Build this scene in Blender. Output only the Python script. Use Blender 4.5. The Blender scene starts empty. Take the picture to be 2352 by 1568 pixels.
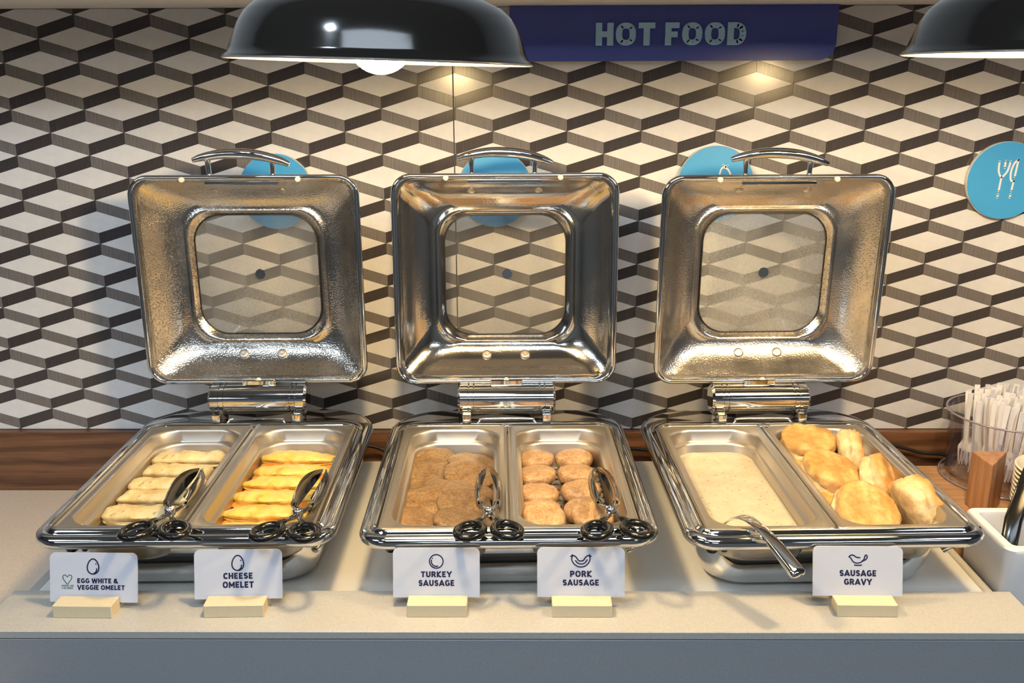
import bpy, math, random
from mathutils import Vector, Matrix, noise as mnoise

random.seed(7)
scene = bpy.context.scene
COL = scene.collection
R = math.radians

# ------------------------------------------------------------------ camera
cam_data = bpy.data.cameras.new('camera')
cam = bpy.data.objects.new('camera', cam_data)
COL.objects.link(cam)
cam_data.sensor_width = 36.0
cam_data.lens = 33.66
cam_data.clip_start = 0.02
CAM_ROT = Matrix(((0.999954, 0.001311, 0.009552), (0.008866, 0.264288, -0.964403), (-0.003789, 0.964443, 0.264264)))
cam.matrix_world = Matrix.Translation((0, -1.7385, 0.6864)) @ CAM_ROT.to_4x4()
scene.camera = cam

# ------------------------------------------------------------------ world, exposure, unseen ceiling lights
world = bpy.data.worlds.new('world')
scene.world = world
world.use_nodes = True
world.node_tree.nodes['Background'].inputs['Color'].default_value = (0.62, 0.70, 0.85, 1)
world.node_tree.nodes['Background'].inputs['Strength'].default_value = 0.04
vs = scene.view_settings
vs.view_transform = 'Standard'
vs.look = 'None'
vs.exposure = 0.0
vs.gamma = 1.0
vs.use_curve_mapping = False
scene.cycles.max_bounces = 8
scene.cycles.glossy_bounces = 6
scene.cycles.transparent_max_bounces = 16
scene.cycles.sample_clamp_indirect = 6.0
scene.cycles.blur_glossy = 0.6


def unseen_ceiling_light(x, y, sx, sy, power, color=(0.74, 0.87, 1.0)):
    l = bpy.data.lights.new('unseen_ceiling_light', 'AREA')
    l.shape = 'RECTANGLE'
    l.size = sx
    l.size_y = sy
    l.energy = power
    l.color = color
    o = bpy.data.objects.new('unseen_ceiling_light', l)
    COL.objects.link(o)
    o.location = (x, y, 1.735)
    return o


for lx in (-2.2, 0.0, 2.2):
    for ly in (-2.0, -4.2):
        unseen_ceiling_light(lx, ly, 1.2, 0.6, 24)  # panels added behind the camera for frontal ambient light and reflections in the steel
unseen_ceiling_light(-0.75, -1.55, 0.14, 0.14, 9)

# ------------------------------------------------------------------ materials
MATS = {}


def nodes_of(m):
    return m.node_tree.nodes, m.node_tree.links


def mat(name, color=(0.8, 0.8, 0.8), rough=0.5, metal=0.0, spec=0.5, coat=0.0, emit=None, estr=0.0, sss=0.0):
    if name in MATS:
        return MATS[name]
    m = bpy.data.materials.new(name)
    m.use_nodes = True
    b = m.node_tree.nodes['Principled BSDF']
    b.inputs['Base Color'].default_value = (*color, 1)
    b.inputs['Roughness'].default_value = rough
    b.inputs['Metallic'].default_value = metal
    b.inputs['Specular IOR Level'].default_value = spec
    b.inputs['Coat Weight'].default_value = coat
    b.inputs['Coat Roughness'].default_value = 0.05
    if sss:
        b.inputs['Subsurface Weight'].default_value = sss
        b.inputs['Subsurface Radius'].default_value = (0.012, 0.007, 0.003)
        b.inputs['Subsurface Scale'].default_value = 1.0
    if emit:
        b.inputs['Emission Color'].default_value = (*emit, 1)
        b.inputs['Emission Strength'].default_value = estr
    MATS[name] = m
    return m


def coords(m, kind='Object', scale=(1, 1, 1)):
    n, l = nodes_of(m)
    tc = n.new('ShaderNodeTexCoord')
    mp = n.new('ShaderNodeMapping')
    mp.inputs['Scale'].default_value = scale
    l.new(tc.outputs[kind], mp.inputs['Vector'])
    return mp.outputs['Vector']


def noise_node(m, vec, scale, detail=4, rough=0.55, dist=0.0):
    n, l = nodes_of(m)
    t = n.new('ShaderNodeTexNoise')
    t.inputs['Scale'].default_value = scale
    t.inputs['Detail'].default_value = detail
    t.inputs['Roughness'].default_value = rough
    t.inputs['Distortion'].default_value = dist
    l.new(vec, t.inputs['Vector'])
    return t.outputs['Fac']


def ramp(m, fac, stops):
    n, l = nodes_of(m)
    r = n.new('ShaderNodeValToRGB')
    el = r.color_ramp.elements
    while len(el) < len(stops):
        el.new(0.5)
    for e, (p, c) in zip(el, stops):
        e.position = p
        e.color = (*c, 1) if len(c) == 3 else c
    l.new(fac, r.inputs['Fac'])
    return r.outputs['Color']


def mixcol(m, fac, a, b, mode='MIX'):
    n, l = nodes_of(m)
    x = n.new('ShaderNodeMix')
    x.data_type = 'RGBA'
    x.blend_type = mode
    for sock, v in ((x.inputs[0], fac), (x.inputs[6], a), (x.inputs[7], b)):
        if hasattr(v, 'is_output'):
            l.new(v, sock)
        elif isinstance(v, tuple):
            sock.default_value = (*v, 1) if len(v) == 3 else v
        else:
            sock.default_value = v
    return x.outputs[2]


def set_color(m, sock):
    n, l = nodes_of(m)
    l.new(sock, n['Principled BSDF'].inputs['Base Color'])


def set_rough(m, sock):
    n, l = nodes_of(m)
    l.new(sock, n['Principled BSDF'].inputs['Roughness'])


def bump(m, fac, strength=0.3, dist=0.001, chain=None):
    n, l = nodes_of(m)
    b = n.new('ShaderNodeBump')
    b.inputs['Strength'].default_value = strength
    b.inputs['Distance'].default_value = dist
    l.new(fac, b.inputs['Height'])
    if chain is not None:
        l.new(chain, b.inputs['Normal'])
    l.new(b.outputs['Normal'], n['Principled BSDF'].inputs['Normal'])
    return b.outputs['Normal']


def mathn(m, op, a, b=None):
    n, l = nodes_of(m)
    x = n.new('ShaderNodeMath')
    x.operation = op
    for sock, v in ((x.inputs[0], a), (x.inputs[1], b)):
        if v is None:
            continue
        if hasattr(v, 'is_output'):
            l.new(v, sock)
        else:
            sock.default_value = v
    return x.outputs[0]


def zpos(m, vec):
    n, l = nodes_of(m)
    sp = n.new('ShaderNodeSeparateXYZ')
    l.new(vec, sp.inputs[0])
    return sp.outputs['Z']


def build_materials():
    # --- wall laminate
    m = mat('laminate_white', (0.66, 0.64, 0.63), 0.16, spec=0.45)
    v = coords(m)
    f = noise_node(m, v, 60, 2)
    set_color(m, ramp(m, f, [(0.3, (0.69, 0.675, 0.665)), (0.7, (0.745, 0.725, 0.71))]))
    bump(m, noise_node(m, v, 900, 2), 0.06, 0.0004)
    for nm, a, b in (('laminate_grey', (0.115, 0.103, 0.098), (0.215, 0.195, 0.185)),
                     ('laminate_dark', (0.036, 0.031, 0.032), (0.062, 0.054, 0.054))):
        m = mat(nm, a, 0.2, spec=0.45)
        v = coords(m, scale=(1, 1, 0.03))
        f = noise_node(m, v, 420, 3, 0.7)
        set_color(m, ramp(m, f, [(0.3, a), (0.7, b)]))
    mat('grout', (0.05, 0.045, 0.045), 0.6)
    mat('seam_black', (0.01, 0.01, 0.01), 0.5)
    # --- woods
    m = mat('walnut', (0.13, 0.06, 0.03), 0.38)
    v = coords(m, scale=(0.9, 6, 7))
    d = noise_node(m, v, 2.2, 3, 0.5, 0.6)
    n, l = nodes_of(m)
    w = n.new('ShaderNodeTexWave')
    w.wave_type = 'BANDS'
    w.bands_direction = 'Z'
    w.inputs['Scale'].default_value = 1.5
    w.inputs['Distortion'].default_value = 9.0
    w.inputs['Detail'].default_value = 4
    w.inputs['Detail Scale'].default_value = 1.6
    l.new(v, w.inputs['Vector'])
    c1 = ramp(m, w.outputs['Fac'], [(0.0, (0.10, 0.045, 0.021)), (0.35, (0.15, 0.069, 0.033)), (1.0, (0.20, 0.095, 0.046))])
    v2 = coords(m, scale=(2, 40, 130))
    c2 = ramp(m, noise_node(m, v2, 5, 4, 0.6), [(0.32, (0.45, 0.42, 0.4)), (0.62, (1, 1, 1))])
    set_color(m, mixcol(m, 0.75, c1, c2, 'MULTIPLY'))
    m = mat('light_wood', (0.42, 0.22, 0.10), 0.4)
    v = coords(m, scale=(3, 30, 30))
    set_color(m, ramp(m, noise_node(m, v, 4, 4, 0.6, 0.3), [(0.3, (0.33, 0.165, 0.075)), (0.7, (0.52, 0.30, 0.15))]))
    m = mat('cedar_block', (0.40, 0.20, 0.09), 0.42)
    v = coords(m, scale=(60, 60, 4))
    c1 = ramp(m, noise_node(m, v, 1.4, 4, 0.6, 0.2), [(0.3, (0.27, 0.12, 0.05)), (0.7, (0.46, 0.245, 0.12))])
    v2 = coords(m, scale=(1, 0, 0))
    n, l = nodes_of(m)
    st = n.new('ShaderNodeTexWave')
    st.inputs['Scale'].default_value = 9
    st.inputs['Distortion'].default_value = 0.2
    l.new(v2, st.inputs['Vector'])
    c2 = ramp(m, st.outputs['Fac'], [(0.45, (0.85, 0.82, 0.8)), (0.55, (1, 1, 1))])
    set_color(m, mixcol(m, 0.7, c1, c2, 'MULTIPLY'))
    # --- counters
    for nm, base in (('quartz_beige', (0.68, 0.565, 0.455)), ('quartz_grey', (0.385, 0.375, 0.35)), ('front_grey', (0.25, 0.262, 0.28))):
        m = mat(nm, base, 0.34, spec=0.4)
        v = coords(m)
        f = noise_node(m, v, 500, 2, 0.6)
        lo = tuple(x * 0.88 for x in base)
        hi = tuple(x * 1.08 for x in base)
        c = ramp(m, f, [(0.3, lo), (0.7, hi)])
        n, l = nodes_of(m)
        vo = n.new('ShaderNodeTexVoronoi')
        vo.inputs['Scale'].default_value = 150
        l.new(v, vo.inputs['Vector'])
        sp = ramp(m, vo.outputs['Distance'], [(0.0, (0.45, 0.33, 0.28)), (0.1, (0.7, 0.6, 0.55)), (0.16, (1, 1, 1))])
        c = mixcol(m, 0.8 if nm == 'quartz_beige' else 0.15, c, sp, 'MULTIPLY')
        set_color(m, c)
    mat('platform_white', (0.66, 0.645, 0.60), 0.28, spec=0.45)
    mat('strip_beige', (0.45, 0.42, 0.36), 0.4)
    mat('strip_grey', (0.36, 0.36, 0.36), 0.4)
    mat('plaster', (0.74, 0.73, 0.71), 0.7)
    mat('room_wall', (0.27, 0.27, 0.28), 0.7)
    mat('room_ceiling', (0.36, 0.36, 0.36), 0.8)
    mat('room_dark', (0.03, 0.028, 0.03), 0.5)
    m = mat('room_floor', (0.16, 0.12, 0.09), 0.4)
    v = coords(m, scale=(1, 8, 1))
    set_color(m, ramp(m, noise_node(m, v, 3, 4), [(0.3, (0.10, 0.09, 0.08)), (0.7, (0.18, 0.16, 0.14))]))
    # --- metals
    m = mat('chrome', (0.72, 0.71, 0.69), 0.045, 1.0)
    v = coords(m)
    set_rough(m, ramp(m, noise_node(m, v, 35, 4), [(0.35, (0.03,) * 3), (0.75, (0.09,) * 3)]))
    bump(m, noise_node(m, v, 12, 2), 0.04, 0.002)
    m = mat('satin_steel', (0.53, 0.485, 0.42), 0.4, 1.0)
    v = coords(m)
    set_rough(m, ramp(m, noise_node(m, v, 25, 4), [(0.3, (0.34,) * 3), (0.75, (0.45,) * 3)]))
    # lid steel with condensation
    for nm, wet, ro in (('lid_steel_fogged', 0.9, 0.24), ('lid_steel_bright', 0.15, 0.15), ('lid_steel_misted', 0.6, 0.27)):
        m = mat(nm, (0.60, 0.565, 0.51), ro, 1.0)
        v = coords(m)
        big = noise_node(m, v, 7, 3)
        set_rough(m, ramp(m, big, [(0.3, (ro * 0.55,) * 3), (0.7, (ro * 1.35,) * 3)]))
        n, l = nodes_of(m)
        vo = n.new('ShaderNodeTexVoronoi')
        vo.inputs['Scale'].default_value = 300
        l.new(v, vo.inputs['Vector'])
        mask = mathn(m, 'MULTIPLY', ramp(m, big, [(0.3, (0.12,) * 3), (0.7, (1,) * 3)]), wet)
        drops = mathn(m, 'MULTIPLY', ramp(m, vo.outputs['Distance'], [(0.0, (1,) * 3), (0.55, (0,) * 3)]), mask)
        nb = bump(m, noise_node(m, v, 9, 2), 0.25, 0.004)
        bump(m, drops, 0.7, 0.0008, nb)
    mat('tong_steel', (0.40, 0.385, 0.36), 0.10, 1.0)
    mat('knob_black', (0.008, 0.008, 0.008), 0.18)
    mat('rubber_black', (0.006, 0.006, 0.007), 0.5)
    mat('black_plastic', (0.006, 0.006, 0.006), 0.14, spec=0.4)
    mat('silicone', (0.75, 0.70, 0.58), 0.35)
    # --- glass
    for nm, fog in (('lid_glass_clear', 0.12), ('lid_glass_foggy', 0.28), ('lid_glass_misty', 0.45)):
        m = bpy.data.materials.new(nm)
        m.use_nodes = True
        MATS[nm] = m
        n, l = nodes_of(m)
        n.remove(n['Principled BSDF'])
        out = n['Material Output']
        tr = n.new('ShaderNodeBsdfTransparent')
        tr.inputs['Color'].default_value = (0.97, 0.97, 0.96, 1)
        rf = n.new('ShaderNodeBsdfTranslucent')
        rf.inputs['Color'].default_value = (0.95, 0.94, 0.9, 1)
        df = n.new('ShaderNodeBsdfDiffuse')
        df.inputs['Color'].default_value = (0.75, 0.74, 0.7, 1)
        gl = n.new('ShaderNodeBsdfGlossy')
        gl.inputs['Roughness'].default_value = 0.03
        fr = n.new('ShaderNodeFresnel')
        fr.inputs['IOR'].default_value = 1.45
        v = coords(m)
        f1 = mathn(m, 'SUBTRACT', mathn(m, 'ADD', noise_node(m, v, 7, 2, 0.5), 0.22), mathn(m, 'MULTIPLY', zpos(m, v), 1.25))
        vo = n.new('ShaderNodeTexVoronoi')
        vo.inputs['Scale'].default_value = 420
        l.new(v, vo.inputs['Vector'])
        fogm = ramp(m, f1, [(0.22, (fog * 0.25,) * 3), (0.68, (fog,) * 3)])
        grain = ramp(m, vo.outputs['Distance'], [(0.1, (0.3,) * 3), (0.6, (1.0,) * 3)])
        fogf = mathn(m, 'MULTIPLY', fogm, grain)
        m1 = n.new('ShaderNodeMixShader')
        l.new(fogf, m1.inputs['Fac'])
        l.new(tr.outputs[0], m1.inputs[1])
        l.new(rf.outputs[0], m1.inputs[2])
        m2 = n.new('ShaderNodeMixShader')
        l.new(mathn(m, 'MULTIPLY', fogf, 0.35), m2.inputs['Fac'])
        l.new(m1.outputs[0], m2.inputs[1])
        l.new(df.outputs[0], m2.inputs[2])
        m3 = n.new('ShaderNodeMixShader')
        l.new(fr.outputs[0], m3.inputs['Fac'])
        l.new(m2.outputs[0], m3.inputs[1])
        l.new(gl.outputs[0], m3.inputs[2])
        l.new(m3.outputs[0], out.inputs['Surface'])
    m = bpy.data.materials.new('clear_plastic')
    m.use_nodes = True
    MATS['clear_plastic'] = m
    n, l = nodes_of(m)
    n.remove(n['Principled BSDF'])
    tr = n.new('ShaderNodeBsdfTransparent')
    tr.inputs['Color'].default_value = (0.965, 0.955, 0.97, 1)
    gl = n.new('ShaderNodeBsdfGlossy')
    gl.inputs['Roughness'].default_value = 0.06
    lw = n.new('ShaderNodeLayerWeight')
    lw.inputs['Blend'].default_value = 0.32
    fac = mathn(m, 'ADD', mathn(m, 'MULTIPLY', lw.outputs['Facing'], 0.5), 0.05)
    ms = n.new('ShaderNodeMixShader')
    l.new(fac, ms.inputs['Fac'])
    l.new(tr.outputs[0], ms.inputs[1])
    l.new(gl.outputs[0], ms.inputs[2])
    l.new(ms.outputs[0], n['Material Output'].inputs['Surface'])
    # --- signs
    mat('sign_blue', (0.055, 0.080, 0.38), 0.3)
    mat('letter_blue', (0.42, 0.70, 0.97), 0.35)
    mat('disc_blue', (0.055, 0.33, 0.66), 0.4)
    mat('icon_white', (0.80, 0.78, 0.74), 0.4)
    mat('disc_edge', (0.62, 0.60, 0.56), 0.4)
    mat('card_white', (0.53, 0.55, 0.62), 0.38)
    mat('ink_navy', (0.008, 0.008, 0.045), 0.5)
    mat('ink_green', (0.015, 0.06, 0.05), 0.5)
    m = mat('holder_cream', (0.58, 0.49, 0.33), 0.5)
    v = coords(m)
    set_color(m, ramp(m, noise_node(m, v, 700, 2), [(0.3, (0.53, 0.445, 0.29)), (0.7, (0.60, 0.51, 0.345))]))
    # --- lamps
    m = mat('shade_black', (0.014, 0.0125, 0.011), 0.12, spec=0.5)
    v = coords(m)
    bump(m, noise_node(m, v, 18, 3), 0.08, 0.002)
    mat('shade_white', (0.86, 0.82, 0.74), 0.5)
    mat('shade_edge', (0.55, 0.52, 0.47), 0.25, 0.6)
    mat('bulb_glow', (1, 0.9, 0.7), 0.4, emit=(1.0, 0.71, 0.34), estr=370.0)
    mat('cord_black', (0.012, 0.012, 0.012), 0.4)
    # --- plastics
    mat('bin_tint', (0.23, 0.20, 0.24), 0.12)
    mat('fork_white', (0.78, 0.76, 0.77), 0.35, sss=0.0)
    mat('tray_white', (0.74, 0.73, 0.74), 0.42)
    mat('tray_grey', (0.50, 0.50, 0.53), 0.45)
    m = mat('bowl_paper', (0.74, 0.66, 0.50), 0.7)
    # --- food
    m = mat('egg_white_food', (0.86, 0.72, 0.42), 0.42)
    v = coords(m)
    base = ramp(m, noise_node(m, v, 45, 5), [(0.3, (0.56, 0.345, 0.11)), (0.5, (0.72, 0.55, 0.26)), (0.72, (0.80, 0.68, 0.40))])
    red = ramp(m, noise_node(m, v, 75, 3, 0.5, 0.5), [(0.66, (0,) * 3), (0.72, (1,) * 3)])
    c = mixcol(m, mathn(m, 'MULTIPLY', red, 0.7), base, (0.50, 0.10, 0.03))
    v2 = coords(m, scale=(1, 1, 1))
    grn = ramp(m, noise_node(m, v2, 52, 2, 0.5, 1.0), [(0.69, (0,) * 3), (0.73, (1,) * 3)])
    c = mixcol(m, mathn(m, 'MULTIPLY', grn, 0.6), c, (0.10, 0.14, 0.03))
    set_color(m, c)
    bump(m, noise_node(m, v, 260, 4), 0.45, 0.0016)
    m = mat('cheese_egg_food', (0.86, 0.60, 0.12), 0.36)
    v = coords(m)
    set_color(m, ramp(m, noise_node(m, v, 50, 5), [(0.28, (0.42, 0.20, 0.025)), (0.42, (0.70, 0.46, 0.075)), (0.7, (0.79, 0.60, 0.19))]))
    bump(m, noise_node(m, v, 230, 4), 0.4, 0.0016)
    m = mat('melted_cheese', (0.85, 0.30, 0.035), 0.25)
    v = coords(m)
    set_color(m, ramp(m, noise_node(m, v, 40, 3), [(0.3, (0.74, 0.22, 0.02)), (0.7, (0.90, 0.40, 0.07))]))
    for nm, lo, mi, hi, sc in (('turkey_sausage', (0.10, 0.056, 0.022), (0.225, 0.135, 0.058), (0.345, 0.225, 0.105), 260),
                               ('pork_sausage', (0.30, 0.145, 0.06), (0.47, 0.285, 0.135), (0.60, 0.42, 0.23), 230)):
        m = mat(nm, mi, 0.36)
        v = coords(m)
        f = noise_node(m, v, sc, 4, 0.65)
        c = ramp(m, f, [(0.3, lo), (0.5, mi), (0.72, hi)])
        big = ramp(m, noise_node(m, v, 36, 3), [(0.3, (0.68, 0.56, 0.47)), (0.6, (1, 1, 1))])
        c = mixcol(m, 0.8, c, big, 'MULTIPLY')
        n, l = nodes_of(m)
        vo = n.new('ShaderNodeTexVoronoi')
        vo.inputs['Scale'].default_value = 190
        l.new(v, vo.inputs['Vector'])
        sp = ramp(m, vo.outputs['Distance'], [(0.06, (0.12, 0.06, 0.04)), (0.17, (1, 1, 1))])
        set_color(m, mixcol(m, 0.75 if 'turkey' in nm else 0.25, c, sp, 'MULTIPLY'))
        bump(m, f, 0.55, 0.0018)
    m = mat('gravy_cream', (0.72, 0.60, 0.42), 0.30)
    v = coords(m)
    c = ramp(m, noise_node(m, v, 45, 4), [(0.25, (0.44, 0.375, 0.255)), (0.7, (0.55, 0.485, 0.355))])
    n, l = nodes_of(m)
    vo = n.new('ShaderNodeTexVoronoi')
    vo.inputs['Scale'].default_value = 85
    l.new(v, vo.inputs['Vector'])
    sp = ramp(m, vo.outputs['Distance'], [(0.0, (0.25, 0.14, 0.07)), (0.12, (0.66, 0.52, 0.38)), (0.22, (1, 1, 1))])
    c = mixcol(m, 0.75, c, sp, 'MULTIPLY')
    set_color(m, c)
    bump(m, noise_node(m, v, 90, 3), 0.15, 0.0012)
    m = mat('biscuit_crust', (0.7, 0.42, 0.14), 0.5)
    v = coords(m)
    n, l = nodes_of(m)
    sep = n.new('ShaderNodeSeparateXYZ')
    l.new(v, sep.inputs[0])
    hgt = mathn(m, 'ADD', sep.outputs['Z'], mathn(m, 'MULTIPLY', mathn(m, 'SUBTRACT', noise_node(m, v, 45, 4), 0.5), 0.012))
    topf = ramp(m, mathn(m, 'MULTIPLY', mathn(m, 'ADD', hgt, 0.02), 25.0), [(0.58, (0,) * 3), (0.82, (1,) * 3)])
    crumb = ramp(m, noise_node(m, v, 80, 5), [(0.3, (0.50, 0.335, 0.145)), (0.6, (0.68, 0.52, 0.28))])
    crust = ramp(m, noise_node(m, v, 38, 5, 0.6), [(0.28, (0.33, 0.125, 0.022)), (0.5, (0.53, 0.27, 0.07)), (0.72, (0.70, 0.47, 0.19))])
    set_color(m, mixcol(m, topf, crumb, crust))
    bump(m, noise_node(m, v, 120, 5), 0.6, 0.0025)


build_materials()


# ------------------------------------------------------------------ mesh helpers
class MB:
    def __init__(self):
        self.v = []
        self.f = []

    def add(self, verts, faces):
        o = len(self.v)
        self.v += [tuple(p) for p in verts]
        self.f += [tuple(i + o for i in f) for f in faces]
        return self

    def box(self, x0, x1, y0, y1, z0, z1, mtx=None):
        vs = [(x, y, z) for z in (z0, z1) for y in (y0, y1) for x in (x0, x1)]
        if mtx:
            vs = [mtx @ Vector(p) for p in vs]
        return self.add(vs, [(0, 2, 3, 1), (4, 5, 7, 6), (0, 1, 5, 4), (2, 6, 7, 3), (0, 4, 6, 2), (1, 3, 7, 5)])

    def loft(self, rings, cap0=False, cap1=False, closed=False):
        n = len(rings[0])
        vs = [p for r in rings for p in r]
        fs = []
        k = len(rings)
        for i in range(k if closed else k - 1):
            a = i * n
            b = ((i + 1) % k) * n
            for j in range(n):
                j2 = (j + 1) % n
                fs.append((a + j, a + j2, b + j2, b + j))
        if cap0:
            fs.append(tuple(range(n - 1, -1, -1)))
        if cap1:
            fs.append(tuple((k - 1) * n + j for j in range(n)))
        return self.add(vs, fs)

    def tube(self, path, rad, n=12, caps=True, closed=False, flat=1.0, up=Vector((0, 0, 1))):
        path = [Vector(p) for p in path]
        rings = []
        k = len(path)
        prev = None
        for i, p in enumerate(path):
            if closed:
                t = path[(i + 1) % k] - path[i - 1]
            else:
                t = path[min(i + 1, k - 1)] - path[max(i - 1, 0)]
            t.normalize()
            if prev is None:
                u = up if abs(t.dot(up)) < 0.95 else Vector((1, 0, 0))
                s = t.cross(u).normalized()
            else:
                s = (prev - t * prev.dot(t)).normalized()
            prev = s
            w = s.cross(t).normalized()
            r = rad[i] if isinstance(rad, (list, tuple)) else rad
            rings.append([p + s * (r * math.cos(2 * math.pi * j / n)) + w * (r * flat * math.sin(2 * math.pi * j / n)) for j in range(n)])
        return self.loft(rings, caps and not closed, caps and not closed, closed)

    def lathe(self, prof, n=32, mtx=None, cap0=False, cap1=False):
        rings = []
        for r, z in prof:
            ring = [Vector((r * math.cos(2 * math.pi * j / n), r * math.sin(2 * math.pi * j / n), z)) for j in range(n)]
            if mtx:
                ring = [mtx @ p for p in ring]
            rings.append(ring)
        return self.loft(rings, cap0, cap1)

    def prism(self, poly, y0, y1):
        """polygon in (x, z), extruded between y0 (front) and y1 (back)"""
        n = len(poly)
        vs = [(x, y0, z) for x, z in poly] + [(x, y1, z) for x, z in poly]
        fs = [tuple(range(n)), tuple(range(2 * n - 1, n - 1, -1))]
        for j in range(n):
            j2 = (j + 1) % n
            fs.append((j2, j, n + j, n + j2))
        return self.add(vs, fs)

    def mesh(self, name, material, angle=38):
        me = bpy.data.meshes.new(name)
        me.from_pydata([tuple(p) for p in self.v], [], self.f)
        me.update()
        if material:
            me.materials.append(MATS[material])
        if angle:
            me.shade_smooth()
            me.set_sharp_from_angle(angle=R(angle))
        return me

    def obj(self, name, material, parent=None, angle=38, loc=None, rot=None):
        o = bpy.data.objects.new(name, self.mesh(name, material, angle))
        COL.objects.link(o)
        if parent:
            o.parent = parent
        if loc:
            o.location = loc
        if rot:
            o.rotation_euler = rot
        return o


def tag(o, label=None, cat=None, group=None, kind=None):
    if label:
        o['label'] = label
    if cat:
        o['category'] = cat
    if group:
        o['group'] = group
    if kind:
        o['kind'] = kind
    return o


def empty(name, loc=(0, 0, 0), rz=0.0):
    o = bpy.data.objects.new(name, None)
    o.empty_display_size = 0.05
    COL.objects.link(o)
    o.location = loc
    o.rotation_euler = (0, 0, rz)
    return o


def rrect(x0, x1, y0, y1, z, rf, rb=None, n=8):
    """rounded rectangle ring in the xy plane; rf: radius at y0 corners, rb: radius at y1 corners"""
    rb = rf if rb is None else rb
    pts = []
    for cx, cy, r, a0 in ((x1 - rb, y1 - rb, rb, 0), (x0 + rb, y1 - rb, rb, 90), (x0 + rf, y0 + rf, rf, 180), (x1 - rf, y0 + rf, rf, 270)):
        for k in range(n + 1):
            a = R(a0 + 90.0 * k / n)
            pts.append(Vector((cx + r * math.cos(a), cy + r * math.sin(a), z)))
    return pts


def bevel_box(x0, x1, y0, y1, z0, z1, b=0.002, r=0.004):
    mb = MB()
    r = max(r, b * 1.01)
    mb.loft([rrect(x0 + b, x1 - b, y0 + b, y1 - b, z0, max(r - b, 1e-4), n=3), rrect(x0, x1, y0, y1, z0 + b, r, n=3),
             rrect(x0, x1, y0, y1, z1 - b, r, n=3), rrect(x0 + b, x1 - b, y0 + b, y1 - b, z1, max(r - b, 1e-4), n=3)], True, True)
    return mb


def ribbon(path, w, closed=False):
    """polygon strips (quads in x,z) for a stroked path; returns list of (verts, faces) added to an MB as a thin plate"""
    P = [Vector((a, b)) for a, b in path]
    k = len(P)
    L, Rr = [], []
    for i in range(k):
        a = P[(i - 1) % k] if closed or i > 0 else P[i]
        b = P[(i + 1) % k] if closed or i < k - 1 else P[i]
        t = (b - a)
        if t.length < 1e-9:
            t = Vector((1, 0))
        t.normalize()
        nrm = Vector((-t.y, t.x))
        L.append(P[i] + nrm * w / 2)
        Rr.append(P[i] - nrm * w / 2)
    return L, Rr


def stroke(mb, path, w, y0, y1, closed=False):
    L, Rr = ribbon(path, w, closed)
    k = len(L)
    vs = []
    for y in (y0, y1):
        vs += [(p.x, y, p.y) for p in L] + [(p.x, y, p.y) for p in Rr]
    fs = []
    m = k if closed else k - 1
    for i in range(m):
        j = (i + 1) % k
        fs.append((i, j, k + j, k + i))
        fs.append((2 * k + i, 3 * k + i, 3 * k + j, 2 * k + j))
        fs.append((i, 2 * k + i, 2 * k + j, j))
        fs.append((k + i, k + j, 3 * k + j, 3 * k + i))
    mb.add(vs, fs)
    if not closed:
        for e in (0, -1):
            c = Vector(path[e])
            poly = [(c.x + w / 2 * math.cos(a * math.pi / 6), c.y + w / 2 * math.sin(a * math.pi / 6)) for a in range(12)]
            mb.prism(poly, y0, y1)
    return mb


def spline(pts, n=8, closed=False):
    """Catmull-Rom through 2D or 3D points"""
    P = [Vector(p) for p in pts]
    k = len(P)
    out = []
    for i in range(k if closed else k - 1):
        p0 = P[(i - 1) % k] if closed or i > 0 else P[i] * 2 - P[i + 1]
        p1 = P[i]
        p2 = P[(i + 1) % k]
        p3 = P[(i + 2) % k] if closed or i + 2 < k else p2 * 2 - p1
        for s in range(n):
            t = s / n
            out.append(0.5 * ((2 * p1) + (p2 - p0) * t + (2 * p0 - 5 * p1 + 4 * p2 - p3) * t * t + (3 * p1 - p0 - 3 * p2 + p3) * t * t * t))
    if not closed:
        out.append(P[-1])
    return out


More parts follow.
